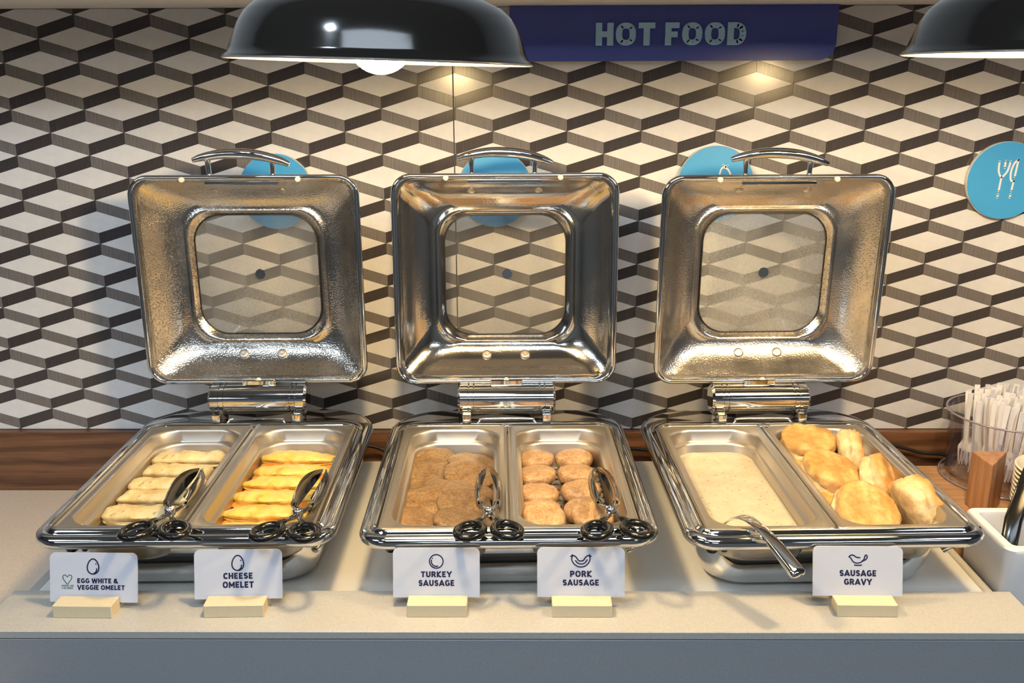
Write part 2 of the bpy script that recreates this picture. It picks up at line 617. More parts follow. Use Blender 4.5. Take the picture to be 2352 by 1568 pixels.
def _glyphs(t):
    """centre lines of bold capitals on a unit cap height, stroke width t: {char: (advance, [polylines])}"""
    h = t / 2
    a, b = h, 1 - h

    def oval(x0, x1, z0, z1, a0=0, a1=360, n=28, e=2.5):
        out = []
        for q in range(n + 1):
            an = R(a0 + (a1 - a0) * q / n)
            c, w = math.cos(an), math.sin(an)
            c = math.copysign(abs(c) ** (2 / e), c)
            w = math.copysign(abs(w) ** (2 / e), w)
            out.append(((x0 + x1) / 2 + c * (x1 - x0) / 2, (z0 + z1) / 2 + w * (z1 - z0) / 2))
        return out
    W = .70
    r = W - h
    bowl = lambda z0, z1, x1: [(h, z0)] + [(x1 - (z1 - z0) / 2, z0)] + oval(x1 - (z1 - z0), x1, z0, z1, -90, 90, 14, 2.2) + [(h, z1)]
    E = [[(h, a), (h, b)], [(0, b), (.56, b)], [(0, .5), (.50, .5)], [(0, a), (.56, a)]]
    S = oval(h, .62 - h, .5, b, 30, 270, 16, 2.3) + oval(h, .62 - h, a, .5, 90, -150, 16, 2.3)
    return {
        'A': (.80, [[(.05, 0), (.40, b + .04), (.75, 0)], [(.18, .27), (.62, .27)]]),
        'C': (.66, [oval(h, .74 - h, a, b, 48, 312)]),
        'D': (.74, [[(h, 0), (h, 1)], [(h, b), (.34, b)] + oval(.02, .74 - h, a, b, 90, -90, 18, 2.4) + [(h, a)]]),
        'E': (.60, E),
        'F': (.58, [[(h, 0), (h, b)], [(0, b), (.56, b)], [(0, .48), (.50, .48)]]),
        'G': (.74, [oval(h, .76 - h, a, b, 50, 330), [(.76 - h, .12), (.76 - h, .47)], [(.76 - h, .47), (.42, .47)]]),
        'H': (W, [[(h, 0), (h, 1)], [(r, 0), (r, 1)], [(h, .5), (r, .5)]]),
        'I': (t, [[(h, 0), (h, 1)]]),
        'K': (.70, [[(h, 0), (h, 1)], [(.62, 1), (h, .44), (.64, 0)]]),
        'L': (.56, [[(h, 1), (h, a)], [(0, a), (.56, a)]]),
        'M': (.90, [[(h, 0), (h, b), (.45, .30), (.90 - h, b), (.90 - h, 0)]]),
        'N': (.74, [[(h, 0), (h, b), (.74 - h, a), (.74 - h, 1)]]),
        'O': (.80, [oval(h, .80 - h, a, b)]),
        'P': (.66, [[(h, 0), (h, 1)], bowl(.42, b, .66 - h)]),
        'R': (.70, [[(h, 0), (h, 1)], bowl(.45, b, .66 - h), [(.36, .45), (.62, 0)]]),
        'S': (.62, [S]),
        'T': (.66, [[(0, b), (.66, b)], [(.33, 0), (.33, b)]]),
        'U': (W, [[(h, 1), (h, .40)] + oval(h, r, a, .75, 180, 360, 16, 2.4) + [(r, 1)]]),
        'V': (.78, [[(.06, 1), (.39, .03), (.72, 1)]]),
        'W': (1.12, [[(.07, 1), (.31, .04), (.56, .92), (.81, .04), (1.05, 1)]]),
        'Y': (.74, [[(.04, 1), (.37, .46), (.70, 1)], [(.37, .46), (.37, 0)]]),
        '&': (.82, [[(.78, 0), (.24, .70)] + oval(.20, .52, .56, b, 180, -60, 14, 2.1) + [(.20, .44)] + oval(h, .62, a, .52, 130, 360, 16, 2.2) + [(.66, .42)]]),
        '0': (.66, [oval(h, .66 - h, a, b)]),
        '1': (.36, [[(.24, 0), (.24, b)], [(.24, b), (.02, .76)]]),
    }


def text_obj(body, x0, x1, z0, z1, y, depth, material, parent, name='lettering', t=0.21, gap=0.11):
    """letters built from bars, fitted into the box x0..x1, z0..z1, facing -y, as one mesh"""
    G_ = _glyphs(t)
    adv, lines = 0.0, []
    for ch in body:
        if ch == ' ':
            adv += 0.30
            continue
        w, polys = G_[ch]
        for p in polys:
            lines.append([(adv + a, b) for a, b in p])
        adv += w + gap
    adv -= gap
    sx, sz = (x1 - x0) / adv, (z1 - z0)
    mb = MB()
    k = 0
    for p in lines:
        for i in range(len(p) - 1):
            a, b = Vector(p[i]), Vector(p[i + 1])
            d = b - a
            if d.length < 1e-5:
                continue
            d.normalize()
            nn = Vector((-d.y, d.x)) * t / 2
            q = [a - nn, b - nn, b + nn, a + nn]
            e = (k % 4) * 0.00002
            k += 1
            mb.prism([(x0 + v.x * sx, z0 + v.y * sz) for v in q], y - depth - e, y)
        for i in range(1, len(p) - 1):
            c = Vector(p[i])
            d0, d1_ = (c - Vector(p[i - 1])), (Vector(p[i + 1]) - c)
            if d0.length < 1e-5 or d1_.length < 1e-5:
                continue
            if d0.angle(d1_) < 0.06:
                continue
            mb.prism([(x0 + (c.x + t / 2 * math.cos(R(an))) * sx, z0 + (c.y + t / 2 * math.sin(R(an))) * sz) for an in range(0, 360, 24)], y - depth - 0.00009 - 0.00001 * (i % 3), y)
    return mb.obj(name, material, parent, 0)


# ================================================================== SETTING
# ---- tiled back wall (two laminate panels of pieces, seam between)
HW, ROW = 0.0658, 0.039976          # half tile width, row pitch
HB = 0.0201                         # rhombus half height
HS = ROW - HB                       # side height
NX, NZ = -0.8395, 0.7567            # a lattice node
SEAM_X = -0.1190
WALL_Z0, WALL_Z1 = 0.0355, 0.8060
GAP = 0.00028


def clip(poly, axis, val, keep_less):
    out = []
    for i in range(len(poly)):
        a, b = poly[i], poly[(i + 1) % len(poly)]
        ia = (a[axis] <= val) == keep_less or a[axis] == val
        ib = (b[axis] <= val) == keep_less or b[axis] == val
        if ia:
            out.append(a)
        if ia != ib:
            t = (val - a[axis]) / (b[axis] - a[axis])
            out.append((a[0] + (b[0] - a[0]) * t, a[1] + (b[1] - a[1]) * t))
    return out


def shrink(poly, g):
    cx = sum(p[0] for p in poly) / len(poly)
    cz = sum(p[1] for p in poly) / len(poly)
    n = len(poly)
    lines = []
    for i in range(n):
        a, b = Vector(poly[i]), Vector(poly[(i + 1) % n])
        d = b - a
        if d.length < 1e-9:
            return None
        d.normalize()
        nn = Vector((-d.y, d.x))
        if nn.dot(Vector((cx, cz)) - a) < 0:
            nn = -nn
        lines.append((a + nn * g, d))
    out = []
    for i in range(n):
        (p, d), (q, e) = lines[i - 1], lines[i]
        cr = d.x * e.y - d.y * e.x
        if abs(cr) < 1e-9:
            out.append((q.x, q.y))
            continue
        t = ((q.x - p.x) * e.y - (q.y - p.y) * e.x) / cr
        out.append((p.x + d.x * t, p.y + d.y * t))
    return out


def area(poly):
    return abs(sum(poly[i][0] * poly[(i + 1) % len(poly)][1] - poly[(i + 1) % len(poly)][0] * poly[i][1] for i in range(len(poly)))) / 2


wall = empty('wall_back')
tag(wall, kind='structure')
shapes = {
    'white_tile': ([(-HW, 0), (0, HB), (HW, 0), (0, -HB)], 'laminate_white'),
    'grey_tile': ([(-HW, 0), (0, -HB), (0, -ROW), (-HW, -HS)], 'laminate_grey'),
    'dark_tile': ([(0, -HB), (HW, 0), (HW, -HS), (0, -ROW)], 'laminate_dark'),
}
TT = 0.0012


def tile_mb(poly):
    p = shrink(poly, GAP)
    mb = MB()
    if area([(a, b) for a, b in p]) < 1e-6:
        return None
    # make sure front face points to -y
    s = sum(p[i][0] * p[(i + 1) % len(p)][1] - p[(i + 1) % len(p)][0] * p[i][1] for i in range(len(p)))
    if s < 0:
        p = p[::-1]
    mb.prism(p, 0.0, TT)
    return mb


for pname, px0, px1 in (('a', -1.75, SEAM_X - 0.0008), ('b', SEAM_X + 0.0008, 1.75)):
    panel = MB().box(px0, px1, TT - 0.0002, 0.02, WALL_Z0, WALL_Z1).obj('wall_panel', 'grout', wall, angle=0)
    rest = {k: MB() for k in shapes}
    full = {}
    for row in range(-3, 22):
        for col in range(-22, 42):
            if (row + col) % 2:
                continue
            cx = NX + (col + 1) * HW
            cz = NZ - row * ROW
            for k, (poly, mt) in shapes.items():
                P = [(cx + a, cz + b) for a, b in poly]
                Q = P
                for ax, val, less in ((0, px0, False), (0, px1, True), (1, WALL_Z0, False), (1, WALL_Z1, True)):
                    Q = clip(Q, ax, val, less)
                    if len(Q) < 3:
                        break
                if len(Q) < 3 or area(Q) < 4e-6:
                    continue
                whole = abs(area(Q) - area(P)) < 1e-9
                inview = -1.06 < cx < 1.06
                if not inview:
                    t = tile_mb(Q)
                    if t:
                        rest[k].add(t.v, t.f)
                    continue
                if whole:
                    if k not in full:
                        full[k] = tile_mb(poly).mesh(k, mt, 0)
                    o = bpy.data.objects.new(k, full[k])
                    COL.objects.link(o)
                    o.parent = panel
                    o.location = (cx, 0, cz)
                else:
                    t = tile_mb(Q)
                    if t:
                        t.obj(k, mt, panel, 0)
    for k, mb in rest.items():
        if mb.v:
            tag(mb.obj(k + '_field', shapes[k][1], panel, 0), kind='stuff')
tag(MB().box(SEAM_X - 0.0009, SEAM_X + 0.0009, 0.0010, 0.004, WALL_Z0, WALL_Z1).obj('trim_1', 'seam_black'), kind='structure')

# ---- walnut backsplash strip
tag(bevel_box(-1.75, 1.75, -0.0165, 0.019, -0.16, 0.0345, 0.001, 0.001).obj('trim_2', 'walnut'), 'dark walnut strip running along the foot of the tiled wall', kind='structure')
# ---- soffit
tag(MB().box(-1.75, 1.75, -0.30, 0.03, 0.8065, 1.75).obj('ceiling_soffit', 'plaster', angle=0), kind='structure')
# ---- the rest of the room
tag(MB().box(-5, 5, -6.0, 0.1, -1.0, -0.94).obj('floor', 'room_floor', angle=0), kind='structure')
tag(MB().box(-5, 5, -6.1, -6.0, -0.94, 1.75).obj('wall_front', 'room_wall', angle=0), kind='structure')
tag(MB().box(-5.1, -5, -6.0, 0.1, -0.94, 1.75).obj('wall_left', 'room_wall', angle=0), kind='structure')
tag(MB().box(5, 5.1, -6.0, 0.1, -0.94, 1.75).obj('wall_right', 'room_wall', angle=0), kind='structure')
tag(MB().box(-5, 5, 0.03, 0.1, -0.94, 1.75).obj('wall_rear', 'room_wall', angle=0), kind='structure')
tag(MB().box(-5, 5, -6.1, 0.1, 1.75, 1.85).obj('ceiling', 'room_ceiling', angle=0), kind='structure')

# ---- counters
tag(bevel_box(-1.75, -0.6915, -0.80, -0.0165, -0.115, -0.085, 0.002, 0.002).obj('side_counter', 'quartz_beige'),
    'lower beige speckled countertop beside the chafing dish platform', 'countertop')
tag(MB().box(-1.75, -0.70, -0.78, -0.02, -0.94, -0.115).obj('side_cabinet', 'front_grey', angle=0), 'grey cabinet under the beige speckled countertop', 'cabinet')
tag(bevel_box(-0.6757, 0.6400, -0.584, -0.0760, -0.03, 0.0, 0.0015, 0.003).obj('warming_platform', 'platform_white'),
    'white warming platform carrying the three chafing dishes', 'platform')
tag(bevel_box(-0.6912, -0.6765, -0.584, -0.0760, -0.05, -0.002, 0.001, 0.002).obj('edge_strip', 'strip_grey'),
    'flat grey edge strip between the platform and the beige counter', 'edge strip')
mb = MB()
arc = [(0.6480 + 0.0072 * math.cos(R(a)), -0.006 + 0.0072 * math.sin(R(a))) for a in range(0, 181, 15)]
mb.prism([(0.6408, -0.03)] + [(0.6552, -0.03)] + arc, -0.584, -0.42)
tag(mb.obj('edge_strip', 'strip_beige'), 'rounded beige edge strip between the platform and the white utensil tray', 'edge strip')
tag(MB().box(-0.69, 0.655, -0.583, -0.078, -0.94, -0.0505).obj('serving_cabinet', 'front_grey', angle=0), 'grey serving cabinet under the white warming platform', 'cabinet')
ledge = empty('front_ledge', (0, -0.64, 0.0135))
tag(ledge, 'long grey ledge at the front with the five name cards standing on it', 'ledge')
b = bevel_box(-0.6832, 0.6521, -0.6875, -0.5885, 0.0138, 0.025, 0.0012, 0.002).obj('ledge_top', 'quartz_grey', ledge)
b.location = (0, 0.64, -0.0135)
b = bevel_box(-0.6832, 0.6521, -0.6862, -0.5887, -0.94, 0.0128, 0.001, 0.002).obj('front_panel', 'front_grey', ledge)
b.location = (0, 0.64, -0.0135)
tag(bevel_box(0.6565, 1.75, -0.415, -0.098, -0.05, 0.0, 0.0015, 0.002).obj('wood_counter', 'light_wood'),
    'light wooden counter holding the fork bin and paper bowls', 'countertop')
tag(MB().box(0.6565, 1.75, -0.66, -0.10, -0.94, -0.0505).obj('utensil_cabinet', 'front_grey', angle=0), 'grey cabinet under the light wooden counter', 'cabinet')

# ================================================================== WALL SIGNS
sg = empty('hot_food_sign', (0.2575, 0.0, 0.76))
tag(sg, 'blue hanging sign reading HOT FOOD in light blue letters', 'sign')
x0, x1, z0, z1 = -0.2765, 0.2815, -0.0447, 0.0462
poly = [(x1, z1), (x0, z1)]
r = 0.03
poly += [(x0 + r - r * math.cos(R(a)), z0 + r - r * math.sin(R(a))) for a in range(0, 91, 9)]
poly += [(x1 - r + r * math.sin(R(a)), z0 + r - r * math.cos(R(a))) for a in range(0, 91, 9)]
MB().prism(poly, -0.022, -0.012).obj('sign_panel', 'sign_blue', sg, 30)
for sx in (-0.18, 0.18):
    MB().box(sx - 0.02, sx + 0.02, -0.0125, 0.0, -0.02, 0.02).obj('standoff', 'disc_edge', sg, 0)
text_obj('HOT FOOD', 0.1279 - 0.2575, 0.3835 - 0.2575, 0.7408 - 0.76, 0.7780 - 0.76, -0.022, 0.004, 'letter_blue', sg, 'lettering', 0.25, 0.10)


def disc(cx, cz, rad, label):
    o = empty('wall_disc', (cx, 0, cz))
    tag(o, label, 'wall sign')
    rot = Matrix.Rotation(R(90), 4, 'X')
    MB().lathe([(rad * 0.8, 0.0005), (rad - 0.001, 0.002), (rad, 0.003), (rad, 0.0105), (rad - 0.0006, 0.0112)], 72, rot, True, False).obj('disc_back', 'disc_edge', o, 30)
    MB().lathe([(rad - 0.0004, 0.0108), (rad - 0.0012, 0.0122), (0.0001, 0.0122)], 72, rot, False, True).obj('disc_face', 'disc_blue', o, 30)
    return o


def egg_path(cx, cz, w, h, n=40):
    out = []
    for i in range(n):
        a = 2 * math.pi * i / n
        s, c = math.sin(a), math.cos(a)
        k = 1.0 - 0.17 * c
        out.append((cx + w / 2 * s * k * (1.0 if c < 0 else 1.0), cz + h / 2 * c))
    return out


def arcp(cx, cz, rx, rz, a0, a1, n=16):
    return [(cx + rx * math.cos(R(a0 + (a1 - a0) * i / n)), cz + rz * math.sin(R(a0 + (a1 - a0) * i / n))) for i in range(n + 1)]


FY0, FY1 = -0.0130, -0.0121
d1 = disc(-0.4405, 0.4928, 0.0675, 'blue disc with an egg icon on the tiled wall behind the omelet dish')
mb = MB()
stroke(mb, egg_path(0.000, -0.002, 0.040, 0.056), 0.003, FY0, FY1, True)
stroke(mb, arcp(0.0, -0.008, 0.012, 0.013, -60, 0), 0.003, FY0, FY1)
mb.obj('icon', 'icon_white', d1, 0)
d2 = disc(-0.0465, 0.4958, 0.0675, 'plain looking blue disc behind the lid of the two sausage patty pans')
d3 = disc(0.3480, 0.5035, 0.0680, 'blue disc with a sausage icon behind the biscuit and gravy dish')
mb = MB()


def sausage_paths(s):
    out = spline([(-0.0305, 0.008), (-0.025, 0.016), (-0.016, 0.011), (-0.008, 0.000), (0, -0.002), (0.008, 0.000), (0.016, 0.011), (0.025, 0.016), (0.0305, 0.008),
                  (0.027, -0.006), (0.015, -0.018), (0, -0.022), (-0.015, -0.018), (-0.027, -0.006)], 5, True)
    hi = spline([(-0.018, -0.001), (-0.010, -0.009), (0, -0.012), (0.012, -0.009), (0.021, 0.002)], 5)
    l1 = [(-0.030, 0.014), (-0.034, 0.014)]
    l2 = [(-0.030, 0.014), (-0.0285, 0.019)]
    r1 = [(0.030, 0.014), (0.034, 0.014)]
    r2 = [(0.030, 0.014), (0.0285, 0.019)]
    return [([tuple(p * s) for p in out], True), ([tuple(p * s) for p in hi], False)] + [([tuple(Vector(p) * s) for p in q], False) for q in (l1, l2, r1, r2)]


rotz = Matrix.Rotation(R(38), 2)
for path, cl in sausage_paths(1.05):
    stroke(mb, [tuple(rotz @ Vector(p)) for p in path], 0.0030, FY0, FY1, cl)
mb.obj('icon', 'icon_white', d3, 0)
d4 = disc(0.8625, 0.5085, 0.0685, 'blue disc with white fork and knife icon on the tiled wall')
mb = MB()
for path in ([(-0.015, 0.034), (-0.0152, 0.020), (-0.0125, 0.011), (-0.0085, 0.0065), (-0.004, 0.010), (0.001, 0.018), (0.0045, 0.034)],):
    stroke(mb, [tuple(p) for p in spline(path, 5)], 0.0032, FY0, FY1)
stroke(mb, [(-0.0045, 0.035), (-0.0050, 0.0225)], 0.0032, FY0, FY1)
stroke(mb, [(-0.0085, 0.0065), (-0.0105, -0.018)], 0.0032, FY0, FY1)
stroke(mb, [(-0.0108, -0.0235), (-0.0116, -0.030)], 0.0032, FY0, FY1)
stroke(mb, [(0.0175, 0.0365), (0.0148, 0.0065)], 0.0032, FY0, FY1)
stroke(mb, [tuple(p) for p in spline([(0.0175, 0.0365), (0.0115, 0.031), (0.0075, 0.018), (0.0075, 0.006), (0.0095, 0.000), (0.0140, -0.001)], 5)], 0.0032, FY0, FY1)
stroke(mb, [(0.0140, -0.001), (0.0120, -0.018)], 0.0032, FY0, FY1)
stroke(mb, [(0.0116, -0.0235), (0.0108, -0.030)], 0.0032, FY0, FY1)
mb.obj('icon', 'icon_white', d4, 0)


# ================================================================== HEAT LAMPS
def lamp(x, y, z, tilt, label):
    o = empty('pendant_lamp', (x, y, z))
    o.scale = (0.9, 0.9, 0.9)
    o.rotation_euler = (0, tilt, 0)
    tag(o, label, 'lamp')
    S = 0.1823
    outer = [(S + 0.0005, 0.0), (S + 0.0015, 0.0015), (S, 0.004), (S - 0.004, 0.006), (S - 0.0065, 0.012), (S - 0.0115, 0.026), (S - 0.0175, 0.040), (S - 0.0255, 0.053), (S - 0.037, 0.063),
             (S - 0.056, 0.0715), (S - 0.082, 0.081), (S - 0.108, 0.094), (S - 0.128, 0.112), (S - 0.142, 0.130), (S - 0.150, 0.155), (0.026, 0.172), (0.026, 0.215), (0.0, 0.220)]
    MB().lathe(outer, 96).obj('lamp_shade', 'shade_black', o, 50)
    inner = [(S + 0.0003, 0.0), (S - 0.002, 0.002), (S - 0.006, 0.0065), (S - 0.0085, 0.012), (S - 0.0135, 0.026), (S - 0.0195, 0.039), (S - 0.0275, 0.051), (S - 0.039, 0.061),
             (S - 0.058, 0.0695), (S - 0.084, 0.079), (S - 0.110, 0.092), (S - 0.130, 0.110), (S - 0.144, 0.128), (0.028, 0.150), (0.0001, 0.155)]
    MB().lathe(inner, 96).obj('reflector', 'shade_white', o, 50)
    MB().tube([(S * math.cos(2 * math.pi * k / 96), S * math.sin(2 * math.pi * k / 96), 0.001) for k in range(96)], 0.0016, 8, closed=True).obj('rim', 'shade_edge', o, 60)
    rb = 0.040
    prof = [(0.0002, -0.0145)]
    for k in range(1, 15):
        a = R(-90 + k * 10.5)
        prof.append((rb * math.cos(a), 0.0255 + rb * math.sin(a)))
    prof += [(0.018, 0.075), (0.0145, 0.088)]
    MB().lathe(prof, 40, None, True).obj('bulb', 'bulb_glow', o, 60)
    MB().lathe([(0.0001, 0.084), (0.017, 0.085), (0.017, 0.13), (0.0001, 0.131)], 24).obj('bulb_socket', 'knob_black', o)
    MB().tube([(0, 0, 0.218), (0, 0, 1.16)], 0.004, 8).obj('cord', 'cord_black', o)
    return o


lamp(-0.1521, -0.66, 0.7045, R(1.75), 'black domed pendant lamp hanging over the omelet and patty dishes')
lamp(0.5840, -0.66, 0.7094, R(0.4), 'black domed pendant lamp hanging in front of the fork and knife disc')


# ================================================================== CHAFING DISHES
def chafer(cx, cy, rz, lid_dx, lid_tilt, lid_mat, glass_mat, label):
    o = empty('chafing_dish', (cx, cy, 0), rz)
    tag(o, label, 'chafing dish')
    X = 0.2010
    YF, YB = -0.2525, 0.2535
    # rubber base and body
    MB().loft([rrect(-0.142, 0.142, -0.169, 0.18, 0.0, 0.045), rrect(-0.142, 0.142, -0.169, 0.18, 0.003, 0.045), rrect(-0.12, 0.12, -0.15, 0.16, 0.0035, 0.04)], True, True).obj('base_pad', 'rubber_black', o)
    body = [(0.147, -0.174, 0.188, 0.0030, 0.046), (0.155, -0.181, 0.194, 0.009, 0.05), (0.161, -0.187, 0.199, 0.022, 0.053), (0.165, -0.191, 0.202, 0.034, 0.055),
            (0.168, -0.194, 0.204, 0.060, 0.056), (0.1695, -0.195, 0.205, 0.0955, 0.056)]
    MB().loft([rrect(-a, a, f, k, z, r_, n=10) for a, f, k, z, r_ in body], True, False).obj('water_pan', 'chrome', o, 50)
    # rim frame
    prof = [(.030, .050, .050, .0935, .02, .06), (.004, .004, .004, .0935, .036, .088), (.001, .001, .001, .0965, .040, .090), (0, 0, 0, .1015, .041, .091),
            (.0018, .0018, .0018, .1065, .039, .089), (.0055, .0055, .0055, .1100, .036, .086), (.0105, .0095, .0115, .1112, .031, .080), (.0130, .0110, .060, .1112, .028, .050),
            (.0145, .0118, .0800, .1108, .026, .040), (.0170, .0130, .0830, .1125, .024, .037), (.0192, .0142, .0862, .1152, .022, .034), (.0218, .0158, .0892, .1163, .020, .031),
            (.0240, .0172, .0922, .1152, .018, .028), (.0256, .0182, .0945, .1115, .016, .026), (.0258, .0184, .0950, .0985, .016, .026)]
    MB().loft([rrect(-X + a, X - a, YF + f, YB - k, z, rf, rb, n=10) for a, f, k, z, rf, rb in prof]).obj('rim_frame', 'chrome', o, 40)
    # black knobs and chrome post under the rim
    for kx in (-0.160, -0.143):
        s = 1.0 if kx < -0.15 else 0.55
        MB().lathe([(0.0001, -0.012), (0.007, -0.0095), (0.0105, -0.003), (0.0105, 0.006), (0.008, 0.011), (0.0001, 0.012)], 20).obj('knob', 'knob_black', o, loc=(kx, -0.2085, 0.082)).scale = (s, s, 1.1)
    MB().tube(spline([(0.168, -0.172, 0.098), (0.171, -0.188, 0.085), (0.170, -0.193, 0.068), (0.164, -0.190, 0.060)], 5), 0.0055, 12).obj('post', 'chrome', o, 60)
    # divider bar between the two pans
    MB().box(-0.006, 0.006, -0.2335, 0.1575, 0.098, 0.1085).obj('pan_divider', 'satin_steel', o, 0)
    # hinge
    hy, hz, hr = 0.2020, 0.1485, 0.0262
    hin = empty('hinge', (lid_dx * 0.6, hy, hz))
    hin.parent = o
    rotx = Matrix.Rotation(R(90), 4, 'Y')
    L = 0.0845
    pr = [(0.0001, -L), (hr * 0.86, -L), (hr, -L + 0.004)]
    for g in (-0.066, -0.057, 0.057, 0.066):
        pr += [(hr, g - 0.0011), (hr - 0.0018, g - 0.0005), (hr - 0.0018, g + 0.0005), (hr, g + 0.0011)]
    pr += [(hr, L - 0.004), (hr * 0.86, L), (0.0001, L)]
    MB().lathe(pr, 48, rotx).obj('hinge_barrel', 'chrome', hin, 40)
    for s in (-1, 1):
        bevel_box(s * 0.069 - 0.0075, s * 0.069 + 0.0075, -0.036, 0.016, -0.038, -0.018, 0.001, 0.002).obj('hinge_bracket', 'chrome', hin)
    MB().tube(spline([(-0.052, -0.036, -0.037), (-0.047, -0.034, -0.030), (-0.042, -0.030, -0.0275), (0, -0.029, -0.0270), (0.042, -0.030, -0.0275), (0.047, -0.034, -0.030), (0.052, -0.036, -0.037)], 5), 0.0024, 10).obj('hinge_wire', 'chrome', hin, 60)
    bevel_box(-0.028, 0.028, -0.004, 0.018, 0.020, 0.034, 0.001, 0.002).obj('hinge_leaf', 'chrome', hin)
    # small centre boss in front of the hinge
    MB().lathe([(0.0001, 0.006), (0.006, 0.0055), (0.012, 0.003), (0.017, 0.0)], 28).obj('centre_boss', 'chrome', hin, 60, loc=(0, -0.046, -0.0375))
    # lid (local x, depth y, height z from its bottom edge)
    W2, H = 0.1865, 0.354
    G = 0.1065
    zc = H / 2
    MB_l = MB()

    def ring(t, d, n=10):
        hx = W2 + (G - W2) * t
        hz_ = H / 2 + (G - H / 2) * t
        rad = 0.030 + (0.048 - 0.030) * t
        base = rrect(-hx, hx, zc - hz_, zc + hz_, 0, rad, n=n)
        return [Vector((p.x, d, p.y)) for p in base]

    inner = [(0.0, .0065), (-0.012, .0040), (-0.004, .0006), (0.035, -.0008), (0.075, .0006), (0.085, .0040), (0.09, .0085), (0.14, .0120), (0.26, .0240), (0.42, .0375), (0.58, .0470),
             (0.72, .0525), (0.80, .0540), (0.83, .0515), (0.87, .0500), (0.91, .0515), (0.945, .0570), (0.99, .0595), (1.0, .0610)]
    outer = [(1.0, .0650), (0.80, .0595), (0.58, .0510), (0.42, .0420), (0.26, .0285), (0.12, .0150), (0.03, .0090)]
    MB_l.loft([ring(t, d) for t, d in inner + outer], closed=True)
    lid = MB_l.obj('lid', lid_mat, o, 50, loc=(lid_dx, 0.2045, 0.1785))
    lid.rotation_euler = (-lid_tilt, 0, 0)
    # bright rolled bead round the lid edge
    bead = [Vector((p.x * 0.9985, 0.0025, zc + (p.z - zc) * 0.9985)) for p in ring(0.0, 0.0)]
    MB().tube(bead, 0.0046, 10, closed=True, up=Vector((0, 1, 0))).obj('lid_bead', 'chrome', lid, 60)
    gl = [ring(0.96, .0618), ring(0.96, .0632)]
    MB().loft(gl, True, True).obj('lid_window', glass_mat, lid, 0)
    MB().tube(ring(1.005, .0600), 0.0011, 8, closed=True, up=Vector((0, 1, 0))).obj('window_gasket', 'rubber_black', lid, 60)
    roty = Matrix.Rotation(R(90), 4, 'X')
    # vent screw in the middle of the glass, with a slot
    ang = random.uniform(0, 180)
    mb = MB()
    for s in (-1, 1):
        half = [(0.0082 * math.cos(R(a)), 0.0007 + 0.0076 * math.sin(R(a))) for a in range(0, 181, 15)]
        half = [(x, s * z_) for x, z_ in half]
        if s < 0:
            half = half[::-1]
        ca, sa = math.cos(R(ang)), math.sin(R(ang))
        mb.prism([(x * ca - z_ * sa, x * sa + z_ * ca) for x, z_ in half], -0.0035, 0.0)
    mb.lathe([(0.0001, 0.0), (0.0088, 0.0), (0.0088, 0.0022), (0.0001, 0.0022)], 28, roty)
    mb.obj('vent_screw', 'chrome', lid, 40, loc=(0.003, 0.0612, zc + 0.002))

    # rivets on the sloping flanks
    def flank(x, dist, top):
        t = dist / (H / 2 - G)
        prev = None
        for (t0, d0), (t1, d1_) in zip(inner[6:], inner[7:]):
            if t0 <= t <= t1:
                k = (t - t0) / (t1 - t0)
                d = d0 + (d1_ - d0) * k
                slope = (d1_ - d0) / ((t1 - t0) * (H / 2 - G))
                break
        z = H - dist if top else dist
        a = math.atan(slope)
        return (x, d, z), (R(90) + (a if top else -a))

    for x in (-0.057, 0.057):
        p, rx = flank(x, 0.027, True)
        MB().lathe([(0.0066, -0.001), (0.0066, 0.0008), (0.0056, 0.0014), (0.0001, 0.0014)], 24).obj('rivet', 'satin_steel', lid, 40, loc=p, rot=(rx, 0, 0))
    for x in (-0.034, 0.034):
        p, rx = flank(x, 0.037, False)
        MB().lathe([(0.0085, -0.001), (0.0085, 0.0020), (0.0075, 0.0032), (0.0055, 0.0036), (0.0001, 0.0030)], 24).obj('rivet', 'satin_steel', lid, 40, loc=p, rot=(rx, 0, 0))
    for x, z in ((-0.098, H - 0.003), (0.092, H - 0.003), (0.0, 0.003)):
        MB().lathe([(0.0046, -0.001), (0.0046, 0.0030), (0.0036, 0.0042), (0.0001, 0.0044)], 18, roty).obj('bumper', 'silicone', lid, 40, loc=(x, -0.001, z))
    bevel_box(-0.062, 0.060, -0.0015, 0.004, H - 0.0115, H - 0.0065, 0.0008, 0.001).obj('latch_strip', 'chrome', lid)
    # handle
    hp = [(-0.0800, 0.0080, H + 0.0275), (-0.062, 0.0080, H + 0.0325), (-0.030, 0.0080, H + 0.0375), (0.0, 0.0080, H + 0.0375), (0.030, 0.0080, H + 0.0345), (0.060, 0.0080, H + 0.0270), (0.0780, 0.0080, H + 0.0200)]
    path = spline(hp, 6)
    k = len(path)
    rads = [0.0022 + 0.0066 * math.sin(math.pi * (0.06 + 0.86 * i / (k - 1))) ** 0.8 for i in range(k)]
    mb = MB().tube(path, rads, 14)
    for sx, z1_ in ((-0.0560, H + 0.031), (0.0500, H + 0.029)):
        mb.tube(spline([(sx * 0.98, 0.0100, H - 0.004), (sx * 0.99, 0.0095, H + 0.014), (sx, 0.0085, z1_)], 5), [0.0042] * 6 + [0.0043, 0.0045, 0.0049, 0.0056, 0.0066], 12)
    mb.obj('lid_handle', 'chrome', lid, 60)
    return o


CH = [(-0.4540, -0.3525, R(1.2)), (-0.0208, -0.3525, R(1.2)), (0.4107, -0.3525, R(1.6))]
chafer(*CH[0], 0.000, R(-1.5), 'lid_steel_fogged', 'lid_glass_foggy', 'open chrome chafing dish holding the two omelet pans')
chafer(*CH[1], -0.001, R(1.5), 'lid_steel_bright', 'lid_glass_clear', 'open chrome chafing dish holding the two sausage patty pans')
chafer(*CH[2], 0.014, R(-4.0), 'lid_steel_misted', 'lid_glass_misty', 'open chrome chafing dish holding gravy and biscuits')


